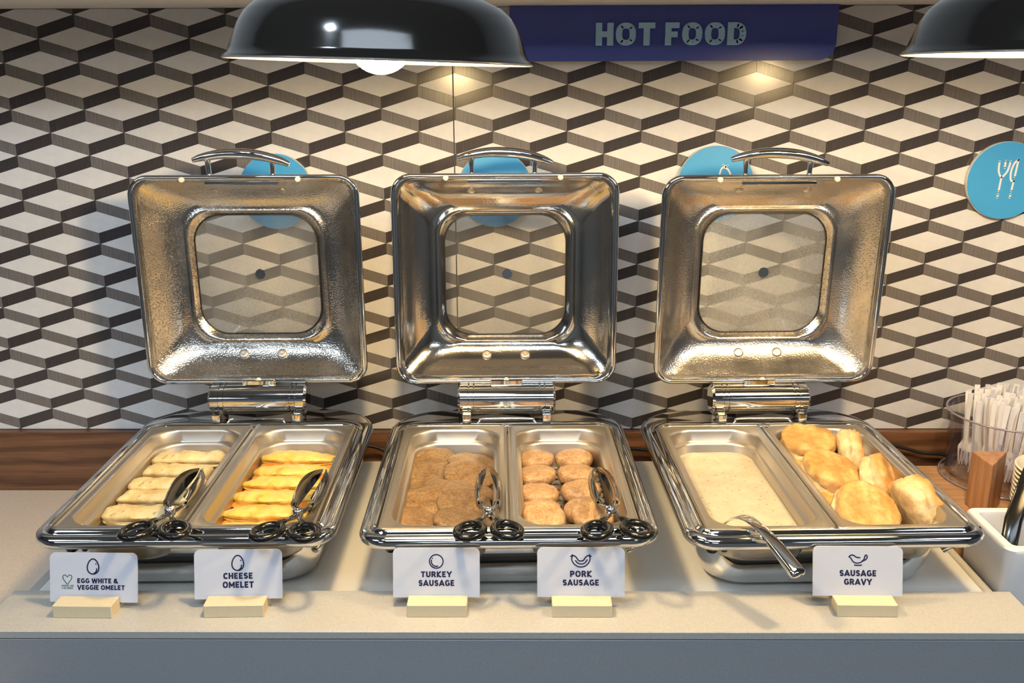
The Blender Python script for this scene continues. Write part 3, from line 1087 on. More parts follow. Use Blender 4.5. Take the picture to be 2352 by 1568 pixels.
def in_chafer(i, x, y, z=0.0):
    cx, cy, rz = CH[i]
    return (cx + x * math.cos(rz) - y * math.sin(rz), cy + x * math.sin(rz) + y * math.cos(rz), z)


PAN_PROF = [(0.0, .1085, .008), (0.0, .1140, .008), (.0008, .1156, .0085), (.0028, .1163, .009), (.0046, .1152, .009), (.0060, .1146, .009), (.0105, .1146, .010), (.0125, .1142, .034), (.0140, .1128, .038),
            (.0150, .1095, .040), (.0165, .0945, .041), (.0185, .0925, .041), (.0205, .0910, .041), (.0215, .0880, .041), (.0240, .0620, .040), (.0270, .0560, .038), (.0340, .0530, .033)]


def pan(i, side, label):
    cx, cy, rz = CH[i]
    o_x = -0.0876 if side < 0 else 0.0876
    o = empty('food_pan', in_chafer(i, o_x, -0.0400, 0), rz)
    tag(o, label, 'food pan')
    a, yb, yf = 0.0868, 0.1950, -0.1940
    MB().loft([rrect(-a + d, a - d, yf + d, yb - d, z, r_, n=8) for d, z, r_ in PAN_PROF], False, True).obj('pan_shell', 'satin_steel', o, 40)
    return o


pan(0, -1, 'steel food pan holding the pale egg white omelets')
pan(0, 1, 'steel food pan holding the yellow cheese omelets')
pan(1, -1, 'steel food pan holding the flat brown turkey patties')
pp = pan(1, 1, 'steel food pan holding the round pork patties on a perforated plate')
pan(2, -1, 'steel food pan holding the pale sausage gravy')
pan(2, 1, 'steel food pan piled with golden biscuits')

# perforated false bottom in the pork pan
mb = MB()
gx, gy, cell = 6, 14, 0.0202
x00, y00 = -gx * cell / 2, -gy * cell / 2 + 0.0005
for ix in range(gx):
    for iy in range(gy):
        cx, cy = x00 + (ix + .5) * cell, y00 + (iy + .5) * cell
        hr = 0.0045
        inn = [(cx + hr * math.cos(R(a)), cy + hr * math.sin(R(a)), 0.0600) for a in range(0, 360, 30)]
        h = cell / 2
        out = []
        for a in range(0, 360, 30):
            c, s = math.cos(R(a)), math.sin(R(a))
            q = h / max(abs(c), abs(s))
            out.append((cx + c * q, cy + s * q, 0.0600))
        low = [(p[0], p[1], 0.0585) for p in inn]
        mb.loft([out, inn, low])
mb.obj('perforated_plate', 'satin_steel', pp, 0)

# ================================================================== FOOD


def nz(p, s, seed=0.0):
    return mnoise.noise(Vector((p[0] * s + seed, p[1] * s + seed * 1.7, p[2] * s - seed)))


def folded_omelet(length, width, height, seed, cheesy):
    """roll of egg folded over: a seam opens along the front (-y) side"""
    rnd = random.Random(seed)
    n, k = 30, 26
    rings = []
    for i in range(n + 1):
        s = -1 + 2 * i / n
        if cheesy:
            e = max(0.03, (1 - abs(s) ** 2.2)) ** 0.75
        else:
            e = max(0.05, (1 - abs(s) ** 7.0)) ** 0.5
        bend = 0.006 * math.sin(s * 2 + seed) + (0.010 * (1 - s * s) if cheesy else 0.0)
        ring = []
        for j in range(k):
            a = 2 * math.pi * j / k
            y, z = math.cos(a), math.sin(a)
            rr = 1.0
            # seam: pinch inward around a point low on the front side
            da = math.atan2(math.sin(a - R(190)), math.cos(a - R(190)))
            rr -= 0.42 * math.exp(-(da / 0.16) ** 2) * (0.65 + 0.35 * math.sin(s * 5 + seed))
            da2 = math.atan2(math.sin(a - R(155)), math.cos(a - R(155)))
            rr += 0.10 * math.exp(-(da2 / 0.35) ** 2)
            da3 = math.atan2(math.sin(a - R(222)), math.cos(a - R(222)))
            rr -= (0.20 if not cheesy else 0.08) * math.exp(-(da3 / 0.12) ** 2) * (0.6 + 0.4 * math.sin(s * 7 + seed * 3))
            yy = y * rr * width / 2 * (0.55 + 0.45 * e)
            zz = (z * rr * height / 2) * (0.35 + 0.65 * e)
            p = Vector((s * length / 2, yy - bend, zz))
            d = nz(p, 55, seed) * 0.0030 + nz(p, 140, seed) * 0.0014
            p += Vector((nz(p, 60, seed + 9) * 0.003, y * d, z * d))
            ring.append(p)
        rings.append(ring)
    mb = MB().loft(rings, True, True)
    return mb


def omelet(name, i, side, X, Y, z, length, width, height, rz, tilt, seed, mt, label, group):
    mb = folded_omelet(length, width, height, seed, mt == 'cheese_egg_food')
    o = mb.obj(name, mt, None, 70)
    o.location = (X, Y, z)
    o.rotation_euler = (tilt, 0, rz)
    tag(o, label, 'omelet', group)
    if mt == 'cheese_egg_food':
        rings = []
        n = 26
        c = MB()
        top, bot = [], []
        for q in range(n + 1):
            s = -1 + 2 * q / n
            e = max(0.0, 1 - abs(s) ** 3) ** 0.5
            yo = -width * (0.60 + 0.09 * math.sin(s * 3.1 + seed * 2.1) + 0.03 * math.sin(9 * s)) * (0.6 + 0.4 * e) - 0.006 * (1 - s * s)
            zo = -height * 0.20 - 0.0045 * (0.5 + 0.5 * math.sin(s * 4 + seed))
            top.append((s * length * 0.50, yo, zo))
            bot.append((s * length * 0.46, width * 0.1, -height * 0.02))
        vs, fs = [], []
        for t_, b_ in zip(top, bot):
            vs += [(t_[0], t_[1], t_[2] + 0.0016), (t_[0], t_[1] - 0.001, t_[2] - 0.0018), (b_[0], b_[1], b_[2] - 0.0018), (b_[0], b_[1], b_[2] + 0.0016)]
        for q in range(n):
            for w in range(4):
                a, b = q * 4 + w, q * 4 + (w + 1) % 4
                fs.append((a, b, b + 4, a + 4))
        c.add(vs, fs)
        c.obj('cheese_filling', 'melted_cheese', o, 60)
    return o


NTH = ['first', 'second', 'third', 'fourth', 'fifth', 'sixth']
G1 = 'egg white omelets in one pan'
for k, (X, Y) in enumerate([(-0.5490, -0.262), (-0.5500, -0.316), (-0.5470, -0.368), (-0.5470, -0.417), (-0.5480, -0.470)]):
    omelet('egg_white_omelet', 0, -1, X, Y, 0.0775, 0.113 - 0.004 * (k % 2), 0.052, 0.030, R(random.uniform(-3, 3)), R(-12), 3.3 + k * 2.7, 'egg_white_food',
           'pale folded egg white omelet with flecks, ' + NTH[k] + ' of its row from the lid hinge', G1)
G2 = 'cheese omelets in one pan'
for k, (X, Y) in enumerate([(-0.3680, -0.258), (-0.3670, -0.312), (-0.3690, -0.361), (-0.3720, -0.411), (-0.3700, -0.466), (-0.370, -0.518)]):
    omelet('cheese_omelet', 0, 1, X, Y, 0.0775, 0.119, 0.056, 0.030, R(random.uniform(-2.5, 2.5)), R(-14), 5.1 + k * 3.1, 'cheese_egg_food',
           'yellow folded omelet with melted orange cheese, ' + NTH[k] + ' of its row from the lid hinge', G2)


def patty_mesh(name, rx, ry, h, seed, mt, rough=1.0, power=0.45, rag=0.07):
    n = 40
    rings = []
    prof = [(0.0, 1.0), (0.35, 1.02), (0.65, 1.0), (0.85, 0.9), (0.96, 0.6), (1.0, 0.15), (0.98, -0.35), (0.9, -0.8), (0.7, -1.0), (0.0, -1.0)]
    for rr, zz in prof:
        ring = []
        for j in range(n):
            a = 2 * math.pi * j / n
            edge = 1 + rag * mnoise.noise(Vector((math.cos(a) * 1.3 + seed, math.sin(a) * 1.3, seed * .7))) + rag * 0.5 * mnoise.noise(Vector((math.cos(a) * 4 + seed, math.sin(a) * 4, seed)))
            r_ = max(rr, 0.002)
            p = Vector((rx * r_ * edge * math.cos(a), ry * r_ * edge * math.sin(a), zz * h / 2))
            p.z += rough * 0.0018 * nz(p, 60, seed) + rough * 0.0008 * nz(p, 180, seed)
            ring.append(p)
        rings.append(ring)
    return MB().loft(rings, True, True).mesh(name, mt, 80)


def put(name, me, loc, rot, label, cat, group):
    o = bpy.data.objects.new(name, me)
    COL.objects.link(o)
    o.location = loc
    o.rotation_euler = rot
    tag(o, label, cat, group)
    return o


rnd = random.Random(11)
rows = [-0.262, -0.316, -0.370, -0.424, -0.478, -0.522]
for r_i, Y in enumerate(rows):
    for c_i, X in enumerate((-0.1475, -0.0785)):
        me = patty_mesh('turkey_patty', 0.0420, 0.0430, 0.0125, 1.7 + r_i * 3.1 + c_i * 11.3, 'turkey_sausage', 1.0, rag=0.10)
        put('turkey_patty', me, (X + rnd.uniform(-.003, .003) - 0.0012 * r_i, Y + rnd.uniform(-.004, .004) - 0.008 * c_i, 0.0735 + rnd.uniform(-.001, .001) + 0.0015 * c_i),
            (R(-10), R(rnd.uniform(-2, 2)), rnd.uniform(0, 6)), 'flat brown turkey patty, ' + NTH[r_i] + ' from the hinge, column ' + ('beside the pan divider' if c_i else 'away from the pan divider'), 'sausage patty', 'turkey sausage patties')
spots = [(0.0240, -0.251), (0.0875, -0.248), (0.0245, -0.316), (0.0885, -0.311), (0.0260, -0.388), (0.0920, -0.378), (0.0275, -0.446), (0.0935, -0.447)]
for k, (X, Y) in enumerate(spots):
    me = patty_mesh('pork_patty', 0.0315, 0.0325, 0.0215, 21.3 + k * 4.1, 'pork_sausage', 1.2, rag=0.05)
    put('pork_patty', me, (X, Y, 0.0735), (R(-4 + rnd.uniform(-3, 3)), R(rnd.uniform(-4, 4)), rnd.uniform(-.5, .5)), 'thick round pork patty, ' + NTH[k // 2] + ' from the hinge, column ' + ('away from' if k % 2 else 'beside') + ' the pan divider', 'sausage patty', 'pork sausage patties lying flat')
for k, (X, Y) in enumerate([(0.0330, -0.501), (0.1010, -0.499)]):
    me = patty_mesh('pork_patty', 0.0300, 0.0315, 0.018, 61.3 + k * 4.1, 'pork_sausage', 1.2, rag=0.05)
    put('pork_patty', me, (X, Y, 0.0900), (R(14), R(3), 0.3), 'browned pork patty propped on another, the one ' + ('away from' if k else 'beside') + ' the pan divider', 'sausage patty', 'pork sausage patties propped up')

# gravy
cx, cy, rz = CH[2]
mb = MB()
gr = [rrect(-0.0868 + d, 0.0868 - d, -0.194 + d, 0.195 - d, z, r_, n=8) for d, z, r_ in ((.0232, .0765, .040), (.0238, .0752, .040), (.03, .0750, .036), (.05, .0751, .02))]
mb.loft(gr, False, True)
mb.loft([rrect(-0.0868 + d, 0.0868 - d, -0.194 + d, 0.195 - d, z, r_, n=8) for d, z, r_ in ((.0345, .0535, .033), (.0275, .0565, .038), (.0245, .0625, .040), (.0232, .0765, .040))], True, False)
g = mb.obj('sausage_gravy', 'gravy_cream', None, 60)
p = in_chafer(2, -0.0876, -0.0400, 0)
g.location = p
g.rotation_euler = (0, 0, rz)
tag(g, 'pale speckled sausage gravy filling a steel pan', 'gravy', kind='stuff')


# biscuits
def biscuit_mesh(seed, r0=0.043, h=0.040, split=True):
    n = 48
    prof = [(0.0, .5), (0.30, .505), (0.58, .50), (0.80, .475), (0.92, .42), (0.99, .32), (1.0, .2), (0.985, .06), (0.93 if split else .98, -.02), (0.985, -.08), (1.02, -.12), (1.03, -.25), (1.0, -.36), (0.93, -.46), (0.8, -.5), (0.0, -.5)]
    rings = []
    for q, (rr, zz) in enumerate(prof):
        ring = []
        for j in range(n):
            a = 2 * math.pi * j / n
            c, s = math.cos(a), math.sin(a)
            edge = 1 + 0.10 * mnoise.noise(Vector((c * 1.1 + seed, s * 1.1, seed))) + 0.05 * mnoise.noise(Vector((c * 3.5 + seed, s * 3.5, zz * 6 + seed)))
            p = Vector((r0 * max(rr, .002) * edge * c, r0 * max(rr, .002) * edge * s, zz * h))
            p.z += 0.0055 * nz(p, 28, seed) + 0.0030 * nz(p, 75, seed)
            d = 0.0034 * nz((p.x, p.y, p.z * 2.2), 85, seed + 4)
            p.x += c * d * rr
            p.y += s * d * rr
            ring.append(p)
        rings.append(ring)
    return MB().loft(rings, True, True).mesh('biscuit', 'biscuit_crust', 75)


BG = 'biscuits piled in the pan'
blist = [
    (0.4720, -0.262, 0.1060, (R(10), R(-4), 0.2), 0.0435, 0.036, 'round golden biscuit lying at the hinge end of the pile'),
    (0.5310, -0.292, 0.0990, (R(8), R(84), 0.0), 0.0400, 0.036, 'split biscuit standing on edge beside the round one by the hinge'),
    (0.4720, -0.378, 0.1030, (R(16), R(8), 0.15), 0.0440, 0.037, 'golden biscuit lying in the middle of the pile'),
    (0.5450, -0.388, 0.0960, (R(12), R(58), -0.2), 0.0400, 0.036, 'pale biscuit leaning on its edge beside the middle one'),
    (0.4840, -0.500, 0.0960, (R(34), R(8), 0.1), 0.0460, 0.034, 'golden biscuit tipped forward at the rim end of the pile'),
    (0.5650, -0.478, 0.0980, (R(4), R(72), 0.25), 0.0420, 0.042, 'thick split biscuit standing on edge at the rim end of the pile'),
    (0.4520, -0.318, 0.0720, (R(4), R(-8), 0.7), 0.0380, 0.032, 'pale biscuit lying underneath between the round one and the middle one'),
    (0.4560, -0.446, 0.0720, (R(-4), R(-6), 1.9), 0.0380, 0.032, 'pale biscuit lying underneath between the middle one and the tipped one'),
]
for k, (X, Y, Z, rot, r0, h, lab) in enumerate(blist):
    put('biscuit', biscuit_mesh(2.2 + k * 5.7, r0, h), (X, Y, Z), rot, lab, 'biscuit', BG)


# ================================================================== TONGS
def tongs(X, Y, Z, heading, pitch, label, spread=1.0):
    o = empty('scissor_tongs', (X, Y, Z))
    o.rotation_euler = (pitch, 0, heading)
    tag(o, label, 'tongs')
    for s in (-1, 1):
        arm = MB()
        # steel shank: from the ring on side s through the pivot to the blade on side -s
        path = spline([(s * 0.0150 * spread, -0.0365, 0.0), (s * 0.0085, -0.022, 0.0008 * s), (s * 0.0035, -0.008, 0.0016 * s), (-s * 0.0035, 0.006, 0.0016 * s), (-s * 0.0095, 0.018, 0.0005 * s), (-s * 0.0115, 0.030, 0.0)], 5)
        arm.tube(path, [0.0030] * 8 + [0.0040] * 10 + [0.0034] * (len(path) - 18), 10, flat=0.8)
        arm_o = arm.obj('arm', 'tong_steel', o, 60)
        # leaf blade
        n, m = 20, 10
        outer, inner_ = [], []
        L = 0.130
        for i in range(n + 1):
            t = i / n
            h = 0.0155 * (math.sin(math.pi * min(1, 0.16 + 0.84 * t)) ** 0.75) if t < 1 else 0.0006
            h = max(h, 0.0007)
            xc = -s * (0.0118 + 0.0045 * math.sin(math.pi * min(t * 1.1, 1)) - 0.0085 * t ** 2)
            ro, ri = [], []
            for j in range(m + 1):
                w = -1 + 2 * j / m
                z = w * h + 0.001
                bul = -s * 0.0052 * (1 - w * w) * min(1, (1 - t) * 4)
                ro.append(Vector((xc + bul, 0.026 + L * t, z)))
                ri.append(Vector((xc + bul + s * 0.0010, 0.026 + L * t, z)))
            outer.append(ro)
            inner_.append(ri)
        bl = MB()
        rings = [ro + ri[::-1] for ro, ri in zip(outer, inner_)]
        bl.loft(rings, True, True)
        bl.obj('blade', 'tong_steel', arm_o, 50)
        # black oval finger ring
        cxr, cyr = s * 0.0240 * spread, -0.0595
        ang = s * R(24)
        ring = []
        for q in range(36):
            a = 2 * math.pi * q / 36
            px, py = 0.0165 * math.cos(a), 0.0225 * math.sin(a)
            ring.append((cxr + px * math.cos(ang) - py * math.sin(ang), cyr + px * math.sin(ang) + py * math.cos(ang), 0.0))
        rg = MB().tube(ring, 0.0050, 12, closed=True)
        rg.tube(spline([(s * 0.0190 * spread, -0.0420, 0), (s * 0.0150 * spread, -0.034, 0), (s * 0.0105, -0.0255, 0.0004 * s)], 4), [0.0058, 0.0056, 0.0054, 0.0052, 0.005, 0.0046, 0.0044, 0.0040, 0.0036], 12)
        rg.obj('finger_ring', 'black_plastic', arm_o, 60)
    MB().lathe([(0.0001, -0.0052), (0.0066, -0.0050), (0.0072, -0.004), (0.0072, 0.0045), (0.0062, 0.0058), (0.0030, 0.0062), (0.0028, 0.0052), (0.0001, 0.0052)], 24).obj('pivot', 'chrome', o, 40)
    return o


tongs(-0.4747, -0.5560, 0.1248, R(3), R(-1.5), 'scissor tongs with black finger rings resting on the egg white omelet pan')
tongs(-0.3006, -0.5600, 0.1248, R(-2), R(-1.5), 'scissor tongs with black finger rings resting on the cheese omelet pan')
tongs(-0.0443, -0.5550, 0.1248, R(2), R(-1.5), 'scissor tongs with black finger rings resting on the turkey patty pan')
tongs(0.1200, -0.5530, 0.1248, R(3), R(-1.5), 'scissor tongs with black finger rings resting on the pork patty pan', 1.08)

# ladle in the gravy
ld = empty('gravy_ladle', (0.30, -0.585, 0.12))
tag(ld, 'steel ladle handle hooked over the rim beside the sausage gravy card', 'ladle')
path = spline([(-0.030, 0.036, -0.040), (-0.024, 0.030, -0.012), (-0.012, 0.020, 0.002), (0.000, 0.002, 0.0065), (0.010, -0.022, 0.0045)], 6)
rings = []


def bar(path, ws, hs):
    P = [Vector(p) for p in path]
    rings = []
    for i, p in enumerate(P):
        t = (P[min(i + 1, len(P) - 1)] - P[max(i - 1, 0)]).normalized()
        s = t.cross(Vector((0, 0, 1))).normalized()
        u = s.cross(t).normalized()
        w = ws[i] if isinstance(ws, list) else ws
        h = hs[i] if isinstance(hs, list) else hs
        sec = []
        for a in range(16):
            c, q = math.cos(2 * math.pi * a / 16), math.sin(2 * math.pi * a / 16)
            c = math.copysign(abs(c) ** 0.5, c)
            q = math.copysign(abs(q) ** 0.5, q)
            sec.append(p + s * (c * w / 2) + u * (q * h / 2))
        rings.append(sec)
    return MB().loft(rings, True, True)


bar(path, 0.0165, 0.0028).obj('ladle_neck', 'chrome', ld, 50)
path = [(0.006, -0.012, 0.0062), (0.012, -0.026, 0.0040), (0.024, -0.052, -0.006), (0.038, -0.084, -0.020), (0.0405, -0.0895, -0.0225), (0.0415, -0.0915, -0.0235)]
bar(path, [0.0150, 0.0170, 0.0195, 0.0215, 0.0210, 0.0165], [0.004, 0.006, 0.0085, 0.0115, 0.0105, 0.006]).obj('ladle_handle', 'chrome', ld, 50)
mb = MB()
mb.lathe([(0.0001, -0.020), (0.015, -0.016), (0.023, -0.008), (0.027, 0.0), (0.026, 0.0), (0.022, -0.007), (0.0145, -0.0145), (0.0001, -0.0185)], 28)
mb.obj('ladle_bowl', 'chrome', ld, 50, loc=(-0.036, 0.056, -0.043))

# ================================================================== NAME CARDS
CARD_W, CARD_H, CARD_T = 0.1145, 0.0645, 0.0020


def name_card(xc, yc, z0, rz, xb, label, hlabel, draw, w=CARD_W, tilt=0.0):
    # holder block (with a slot) ----
    hb = empty('card_holder', (xb, yc, 0.025), rz)
    tag(hb, hlabel, 'card holder')
    prof = [(-0.0260, 0.0), (-0.0265, 0.0008), (-0.0255, 0.0158), (-0.0247, 0.0166), (-0.0014, 0.0166), (-0.0014, 0.0050), (0.0016, 0.0050), (0.0042, 0.0166), (0.0115, 0.0166), (0.0125, 0.0158), (0.0125, 0.0)]
    bw = 0.0382
    n = len(prof)
    mbk = MB()
    rings = []
    for x, s in ((-bw, 0.97), (-bw + 0.001, 1.0), (bw - 0.001, 1.0), (bw, 0.97)):
        rings.append([Vector((x, a * (1 if abs(a) < 0.006 else s), max(0, b_ * (s if b_ > 0.01 else 1)))) for a, b_ in prof])
    mbk.loft(rings, True, True)
    mbk.obj('block', 'holder_cream', hb, 25)
    # card ----
    c = empty('name_card', (xc, yc, z0), rz)
    c.rotation_euler = (R(-14), 0, rz)          # the cards lean back in their slots
    tag(c, label, 'name card')
    r_ = 0.0075
    hw = w / 2
    poly = [(-hw, 0.0006), (-hw + 0.0006, 0), (hw - 0.0006, 0), (hw, 0.0006)]
    poly += [(hw - r_ + r_ * math.cos(R(a)), CARD_H - r_ + r_ * math.sin(R(a))) for a in range(0, 91, 10)]
    poly += [(-hw + r_ + r_ * math.cos(R(a)), CARD_H - r_ + r_ * math.sin(R(a))) for a in range(90, 181, 10)]
    MB().prism(poly, -CARD_T / 2, CARD_T / 2).obj('card_panel', 'card_white', c, 30)
    draw(c, w)
    return c


YT = -CARD_T / 2


def fit(c, w, body, fx0, fx1, fy0, fy1, mt='ink_navy', bold=0.235):
    text_obj(body, (fx0 - .5) * w, (fx1 - .5) * w, CARD_H * (1 - fy1), CARD_H * (1 - fy0), YT, 0.00015, mt, c, 'lettering', bold)


def icon(c, strokes, mt='ink_navy', w=0.00165):
    mb = MB()
    for path, cl in strokes:
        stroke(mb, [tuple(p)[:2] for p in path], w, YT - 0.00018, YT + 0.0001, cl)
    mb.obj('icon', mt, c, 0)


def F(w, fx, fy):
    return ((fx - .5) * w, CARD_H * (1 - fy))


def egg_icon(w, fx, fy0, fy1):
    cx, z1 = F(w, fx, fy0)
    _, z0 = F(w, fx, fy1)
    cz = (z0 + z1) / 2
    hh = z1 - z0
    return [(egg_path(cx, cz, 0.0150, hh - 0.0015), True), (arcp(cx + 0.0002, cz - 0.0035, 0.0046, 0.0055, -75, 5), False), ([(cx + 0.0038, cz + 0.0032), (cx + 0.0039, cz + 0.0033)], False)]


def draw1(c, w):
    icon(c, egg_icon(w, .495, .11, .44))
    cx, cz = F(w, .20, .545)
    hp = spline([(0, .0035), (.0022, .0058), (.0048, .0056), (.0060, .0032), (.0048, .0), (.0022, -.0035), (0, -.0060), (-.0022, -.0035), (-.0048, .0), (-.0060, .0032), (-.0048, .0056), (-.0022, .0058)], 4, True)
    icon(c, [([(cx + p.x, cz + p.y) for p in hp], True)], 'ink_green', 0.0009)
    fit(c, w, 'UNDER 100', .132, .273, .652, .688, 'ink_green', 0.13)
    fit(c, w, 'CALORIES', .14, .264, .70, .736, 'ink_green', 0.13)
    fit(c, w, 'EGG WHITE &', .314, .778, .516, .613)
    fit(c, w, 'VEGGIE OMELET', .314, .855, .651, .748)


def draw2(c, w):
    icon(c, egg_icon(w, .497, .107, .436))
    fit(c, w, 'CHEESE', .33, .666, .47, .594)
    fit(c, w, 'OMELET', .322, .675, .647, .775)


def draw3(c, w):
    cx, cz = F(w, .5, .273)
    icon(c, [(arcp(cx, cz, .0088, .0088, 0, 350, 36), True), (arcp(cx, cz, .0064, .0064, 165, 285), False), ([(cx - .0051, cz + .0040), (cx - .0050, cz + .0041)], False)], w=0.0016)
    fit(c, w, 'TURKEY', .322, .677, .474, .592)
    fit(c, w, 'SAUSAGE', .295, .708, .648, .77)


def draw4(c, w):
    cx, cz = F(w, .499, .26)
    st = [([(cx + p[0] * .39, cz + p[1] * .39) for p in path], cl) for path, cl in sausage_paths(1.0)]
    st = [([(cx + (x - cx), z) for x, z in path], cl) for path, cl in st]
    icon(c, st, w=0.0016)
    fit(c, w, 'PORK', .375, .624, .468, .594)
    fit(c, w, 'SAUSAGE', .292, .706, .645, .768)


def draw5(c, w):
    cx, cz = F(w, .502, .28)
    up = spline([(.0022, .0035), (-.0020, .0040), (-.0055, .0062), (-.0085, .0068), (-.0117, .0047), (-.0095, .0030), (-.0060, -.0020), (-.0010, -.0036), (.0045, -.0020), (.0078, .0020), (.0088, .0060), (.0108, .0068), (.0116, .0040), (.0095, .0008), (.0052, -.0008)], 5)
    base = [(-.0045, -.0062), (0.0, -.0066), (.0045, -.0062)]
    icon(c, [([(cx + p.x, cz + p.y) for p in up], False), ([(cx + a, cz + b_) for a, b_ in base], False)], w=0.0016)
    fit(c, w, 'SAUSAGE', .297, .708, .476, .60)
    fit(c, w, 'GRAVY', .348, .658, .651, .773)


CY = -0.6315
name_card(-0.5560, CY, 0.0325, R(-1.0), -0.5600, 'white name card reading EGG WHITE & VEGGIE OMELET', 'cream block holding the egg white and veggie omelet card', draw1, 0.1150)
name_card(-0.3675, CY + 0.002, 0.0365, R(1.6), -0.3680, 'white name card reading CHEESE OMELET', 'cream block holding the cheese omelet card', draw2, 0.1135)
name_card(-0.1103, CY + 0.003, 0.0385, R(0.2), -0.1080, 'white name card reading TURKEY SAUSAGE', 'cream block holding the turkey sausage card', draw3, 0.1125)
name_card(0.0770, CY + 0.003, 0.0392, R(-0.2), 0.0772, 'white name card reading PORK SAUSAGE', 'cream block holding the pork sausage card', draw4, 0.1132)
name_card(0.4345, CY + 0.005, 0.0400, R(-0.9), 0.4400, 'white name card reading SAUSAGE GRAVY', 'cream block holding the sausage gravy card', draw5, 0.1150)

# ================================================================== UTENSIL END
BX, BY = 0.8570, -0.1520
bn = empty('fork_bin', (BX, BY, 0.0))
tag(bn, 'clear plastic round bin full of white plastic forks', 'bin')
MB().lathe([(0.0001, 0.0), (0.104, 0.0), (0.1075, 0.002), (0.1065, 0.0055), (0.0980, 0.008), (0.0960, 0.014), (0.0985, 0.06), (0.1030, 0.112), (0.1060, 0.119), (0.1065, 0.1225), (0.1040, 0.1235), (0.1005, 0.112), (0.0960, 0.06), (0.0935, 0.013), (0.0001, 0.011)], 64).obj('bin_shell', 'clear_plastic', bn, 50)

MB().tube([(0.1045 * math.cos(2 * math.pi * q / 72), 0.1045 * math.sin(2 * math.pi * q / 72), 0.1225) for q in range(72)], 0.0019, 8, closed=True).obj('bin_rim', 'bin_tint', bn, 60)
MB().tube([(0.1060 * math.cos(2 * math.pi * q / 72), 0.1060 * math.sin(2 * math.pi * q / 72), 0.0030) for q in range(72)], 0.0018, 8, closed=True).obj('bin_foot', 'bin_tint', bn, 60)


def fork_mesh():
    mb = MB()
    L = 0.131
    n = 12
    rings = []
    for i in range(n + 1):
        t = i / n
        z = 0.040 + (L - 0.040) * t
        w = 0.0050 + 0.0042 * t
        d = 0.0026
        y = 0.003 * math.sin(t * 2.4)
        rings.append([Vector((-w / 2, y - d / 2, z)), Vector((w / 2, y - d / 2, z)), Vector((w / 2, y + d / 2, z)), Vector((-w / 2, y + d / 2, z))])
    mb.loft(rings, True, True)
    rings = []
    for z, w, y in ((0.044, 0.0055, 0.0), (0.038, 0.012, -0.001), (0.032, 0.0195, -0.0025), (0.026, 0.0205, -0.0035)):
        rings.append([Vector((-w / 2, y - .0008, z)), Vector((w / 2, y - .0008, z)), Vector((w / 2, y + .0008, z)), Vector((-w / 2, y + .0008, z))])
    mb.loft(rings, True, True)
    for k in range(4):
        x = -0.0084 + 0.0056 * k
        rr = []
        for z, w, y in ((0.027, 0.0032, -0.0034), (0.012, 0.0027, -0.0028), (0.0, 0.0012, 0.0)):
            rr.append([Vector((x - w / 2, y - .0007, z)), Vector((x + w / 2, y - .0007, z)), Vector((x + w / 2, y + .0007, z)), Vector((x - w / 2, y + .0007, z))])
        mb.loft(rr, True, True)
    return mb.mesh('plastic_fork', 'fork_white', 30)


fm = fork_mesh()
rnd = random.Random(5)
cnt = 0
pts = []
tries = 0
while len(pts) < 84 and tries < 6000:
    tries += 1
    a, q = rnd.uniform(0, 2 * math.pi), 0.086 * math.sqrt(rnd.random())
    x, y = q * math.cos(a), q * math.sin(a)
    if all((x - p[0]) ** 2 + (y - p[1]) ** 2 > 0.0125 ** 2 for p in pts):
        pts.append((x, y))
for x, y in pts:
    # handle top at (x, y); the tines stand nearer the middle of the floor
    bx, by = x * 0.80 + rnd.uniform(-.006, .006) + 0.0, y * 0.80 + rnd.uniform(-.006, .006)
    o = bpy.data.objects.new('plastic_fork', fm)
    COL.objects.link(o)
    d = Vector((x - bx + 0.012, y - by + 0.004, 0.165)).normalized()
    qt = Vector((0, 0, 1)).rotation_difference(d)
    o.rotation_mode = 'QUATERNION'
    from mathutils import Quaternion
    o.rotation_quaternion = qt @ Quaternion((0, 0, 1), rnd.uniform(-0.7, 0.7))
    o.location = (BX + bx, BY + by, 0.0125 + rnd.uniform(0, 0.012))
    tag(o, 'white plastic fork standing handle up in the clear bin', 'fork', 'white plastic forks in the bin')

# triangular wooden block
mb = MB()
tri = [(0.7390, -0.2640), (0.7440, -0.3270), (0.7970, -0.2640)]
h = 0.095
vs = [(x, y, 0.0) for x, y in tri] + [(x, y, h) for x, y in tri]
mb.add(vs, [(0, 2, 1), (3, 4, 5), (0, 1, 4, 3), (1, 2, 5, 4), (2, 0, 3, 5)])
o = mb.obj('wooden_prism', 'cedar_block', None, 0)
bv = o.modifiers.new('soft_edges', 'BEVEL')
bv.width = 0.0012
bv.segments = 2
tag(o, 'triangular cedar coloured wooden block in front of the fork bin', 'wooden block')

# stack of paper bowls
for k in range(9):
    z = 0.0 + k * 0.0075
    bw = MB().lathe([(0.0001, 0.0), (0.040, 0.0), (0.044, 0.002), (0.062, 0.030), (0.0655, 0.0335), (0.0675, 0.0325), (0.0680, 0.0340), (0.0655, 0.0352), (0.0610, 0.0318), (0.0430, 0.0035), (0.0001, 0.0015)], 48)
    o = bw.obj('paper_bowl', 'bowl_paper', None, 50, loc=(0.8490, -0.3370, z))
    tag(o, 'topmost cream paper bowl of the stack beside the wooden block' if k == 8 else 'cream paper bowl nested in the stack beside the wooden block', 'bowl', None if k == 8 else 'stacked paper bowls')

# white utensil tray with two compartments
tr = empty('utensil_tray', (0.84, -0.49, -0.05))
tag(tr, 'white plastic utensil tray with compartments beside the wooden counter', 'tray')
tx0, tx1, ty0, ty1 = -0.181, 0.20, -0.068, 0.064


def tray_ring(d, z, r_):
    return rrect(tx0 + d, tx1 - d, ty0 + d, ty1 - d, z, r_, n=6)


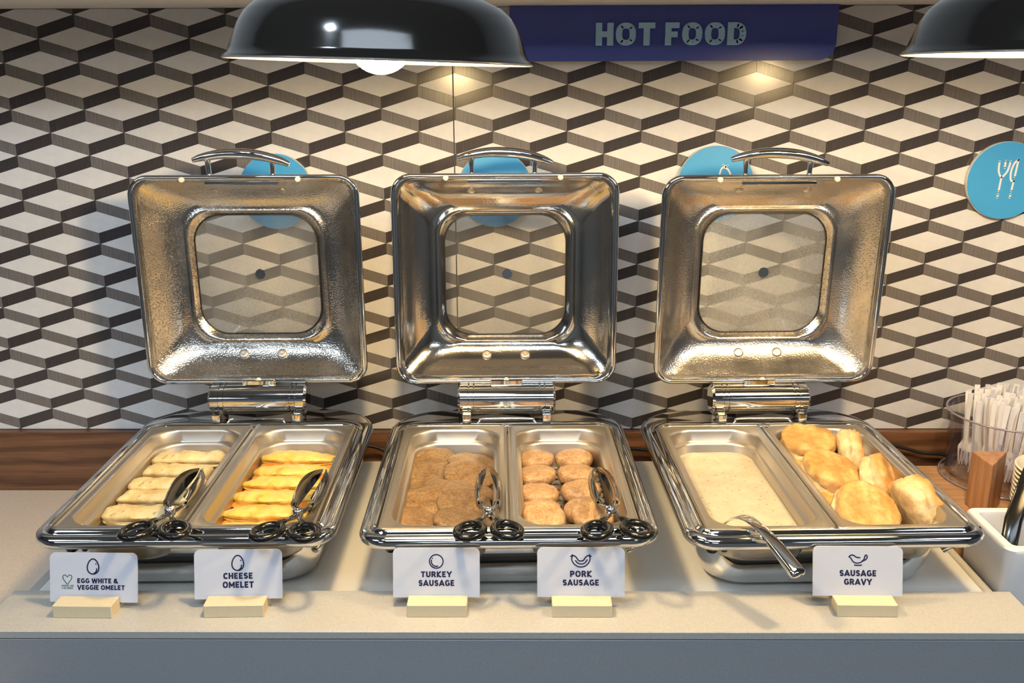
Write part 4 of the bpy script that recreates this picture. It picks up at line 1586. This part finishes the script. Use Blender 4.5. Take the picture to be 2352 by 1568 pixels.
MB().loft([tray_ring(.004, 0.0, .012), tray_ring(.001, .004, .014), tray_ring(0, .112, .014), tray_ring(-.001, .117, .014), tray_ring(.001, .1200, .013), tray_ring(.010, .1205, .010), tray_ring(.0125, .1190, .009), tray_ring(.0135, .114, .009),
           tray_ring(.0145, .008, .009), tray_ring(.019, .004, .007)], True, True).obj('tray_shell', 'tray_white', tr, 45)
bevel_box(-0.086, -0.080, -0.054, 0.050, 0.004, 0.105, 0.001, 0.002).obj('tray_divider', 'tray_white', tr)
bevel_box(0.060, 0.066, -0.054, 0.050, 0.004, 0.105, 0.001, 0.002).obj('tray_divider', 'tray_white', tr)

# black handled utensil leaning in the tray
ut = empty('black_utensil', (0.6850, -0.5080, -0.036))
tag(ut, 'glossy black plastic utensil handle leaning out of the white tray', 'utensil')
bar([(0.0, 0.0, 0.0), (0.006, 0.012, 0.040), (0.026, 0.042, 0.105), (0.066, 0.085, 0.160), (0.095, 0.112, 0.192), (0.098, 0.115, 0.195)], [0.018, 0.022, 0.024, 0.024, 0.022, 0.014], [0.009, 0.012, 0.013, 0.012, 0.011, 0.007]).obj('utensil_handle', 'black_plastic', ut, 50)

# power cables behind the dishes


def cable(pts, label):
    o = MB().tube(spline(pts, 8), 0.0034, 10).obj('power_cable', 'cord_black', None, 70)
    tag(o, label, 'cable')


cable([(-0.40, -0.10, 0.0035), (-0.32, -0.060, 0.020), (-0.29, -0.045, 0.018), (-0.262, -0.040, 0.008), (-0.245, -0.045, -0.01), (-0.23, -0.05, -0.05)], 'black power cable drooping between the omelet and patty dishes')
cable([(0.10, -0.06, 0.010), (0.19, -0.045, 0.012), (0.225, -0.042, 0.010), (0.26, -0.045, 0.004), (0.28, -0.05, -0.03)], 'black power cable between the patty and gravy dishes')
cable([(0.56, -0.080, 0.012), (0.64, -0.040, 0.022), (0.68, -0.035, 0.020), (0.72, -0.035, 0.011), (0.76, -0.035, 0.000), (0.80, -0.035, -0.004), (0.84, -0.035, -0.02)], 'black power cable running from the gravy dish to the fork bin')
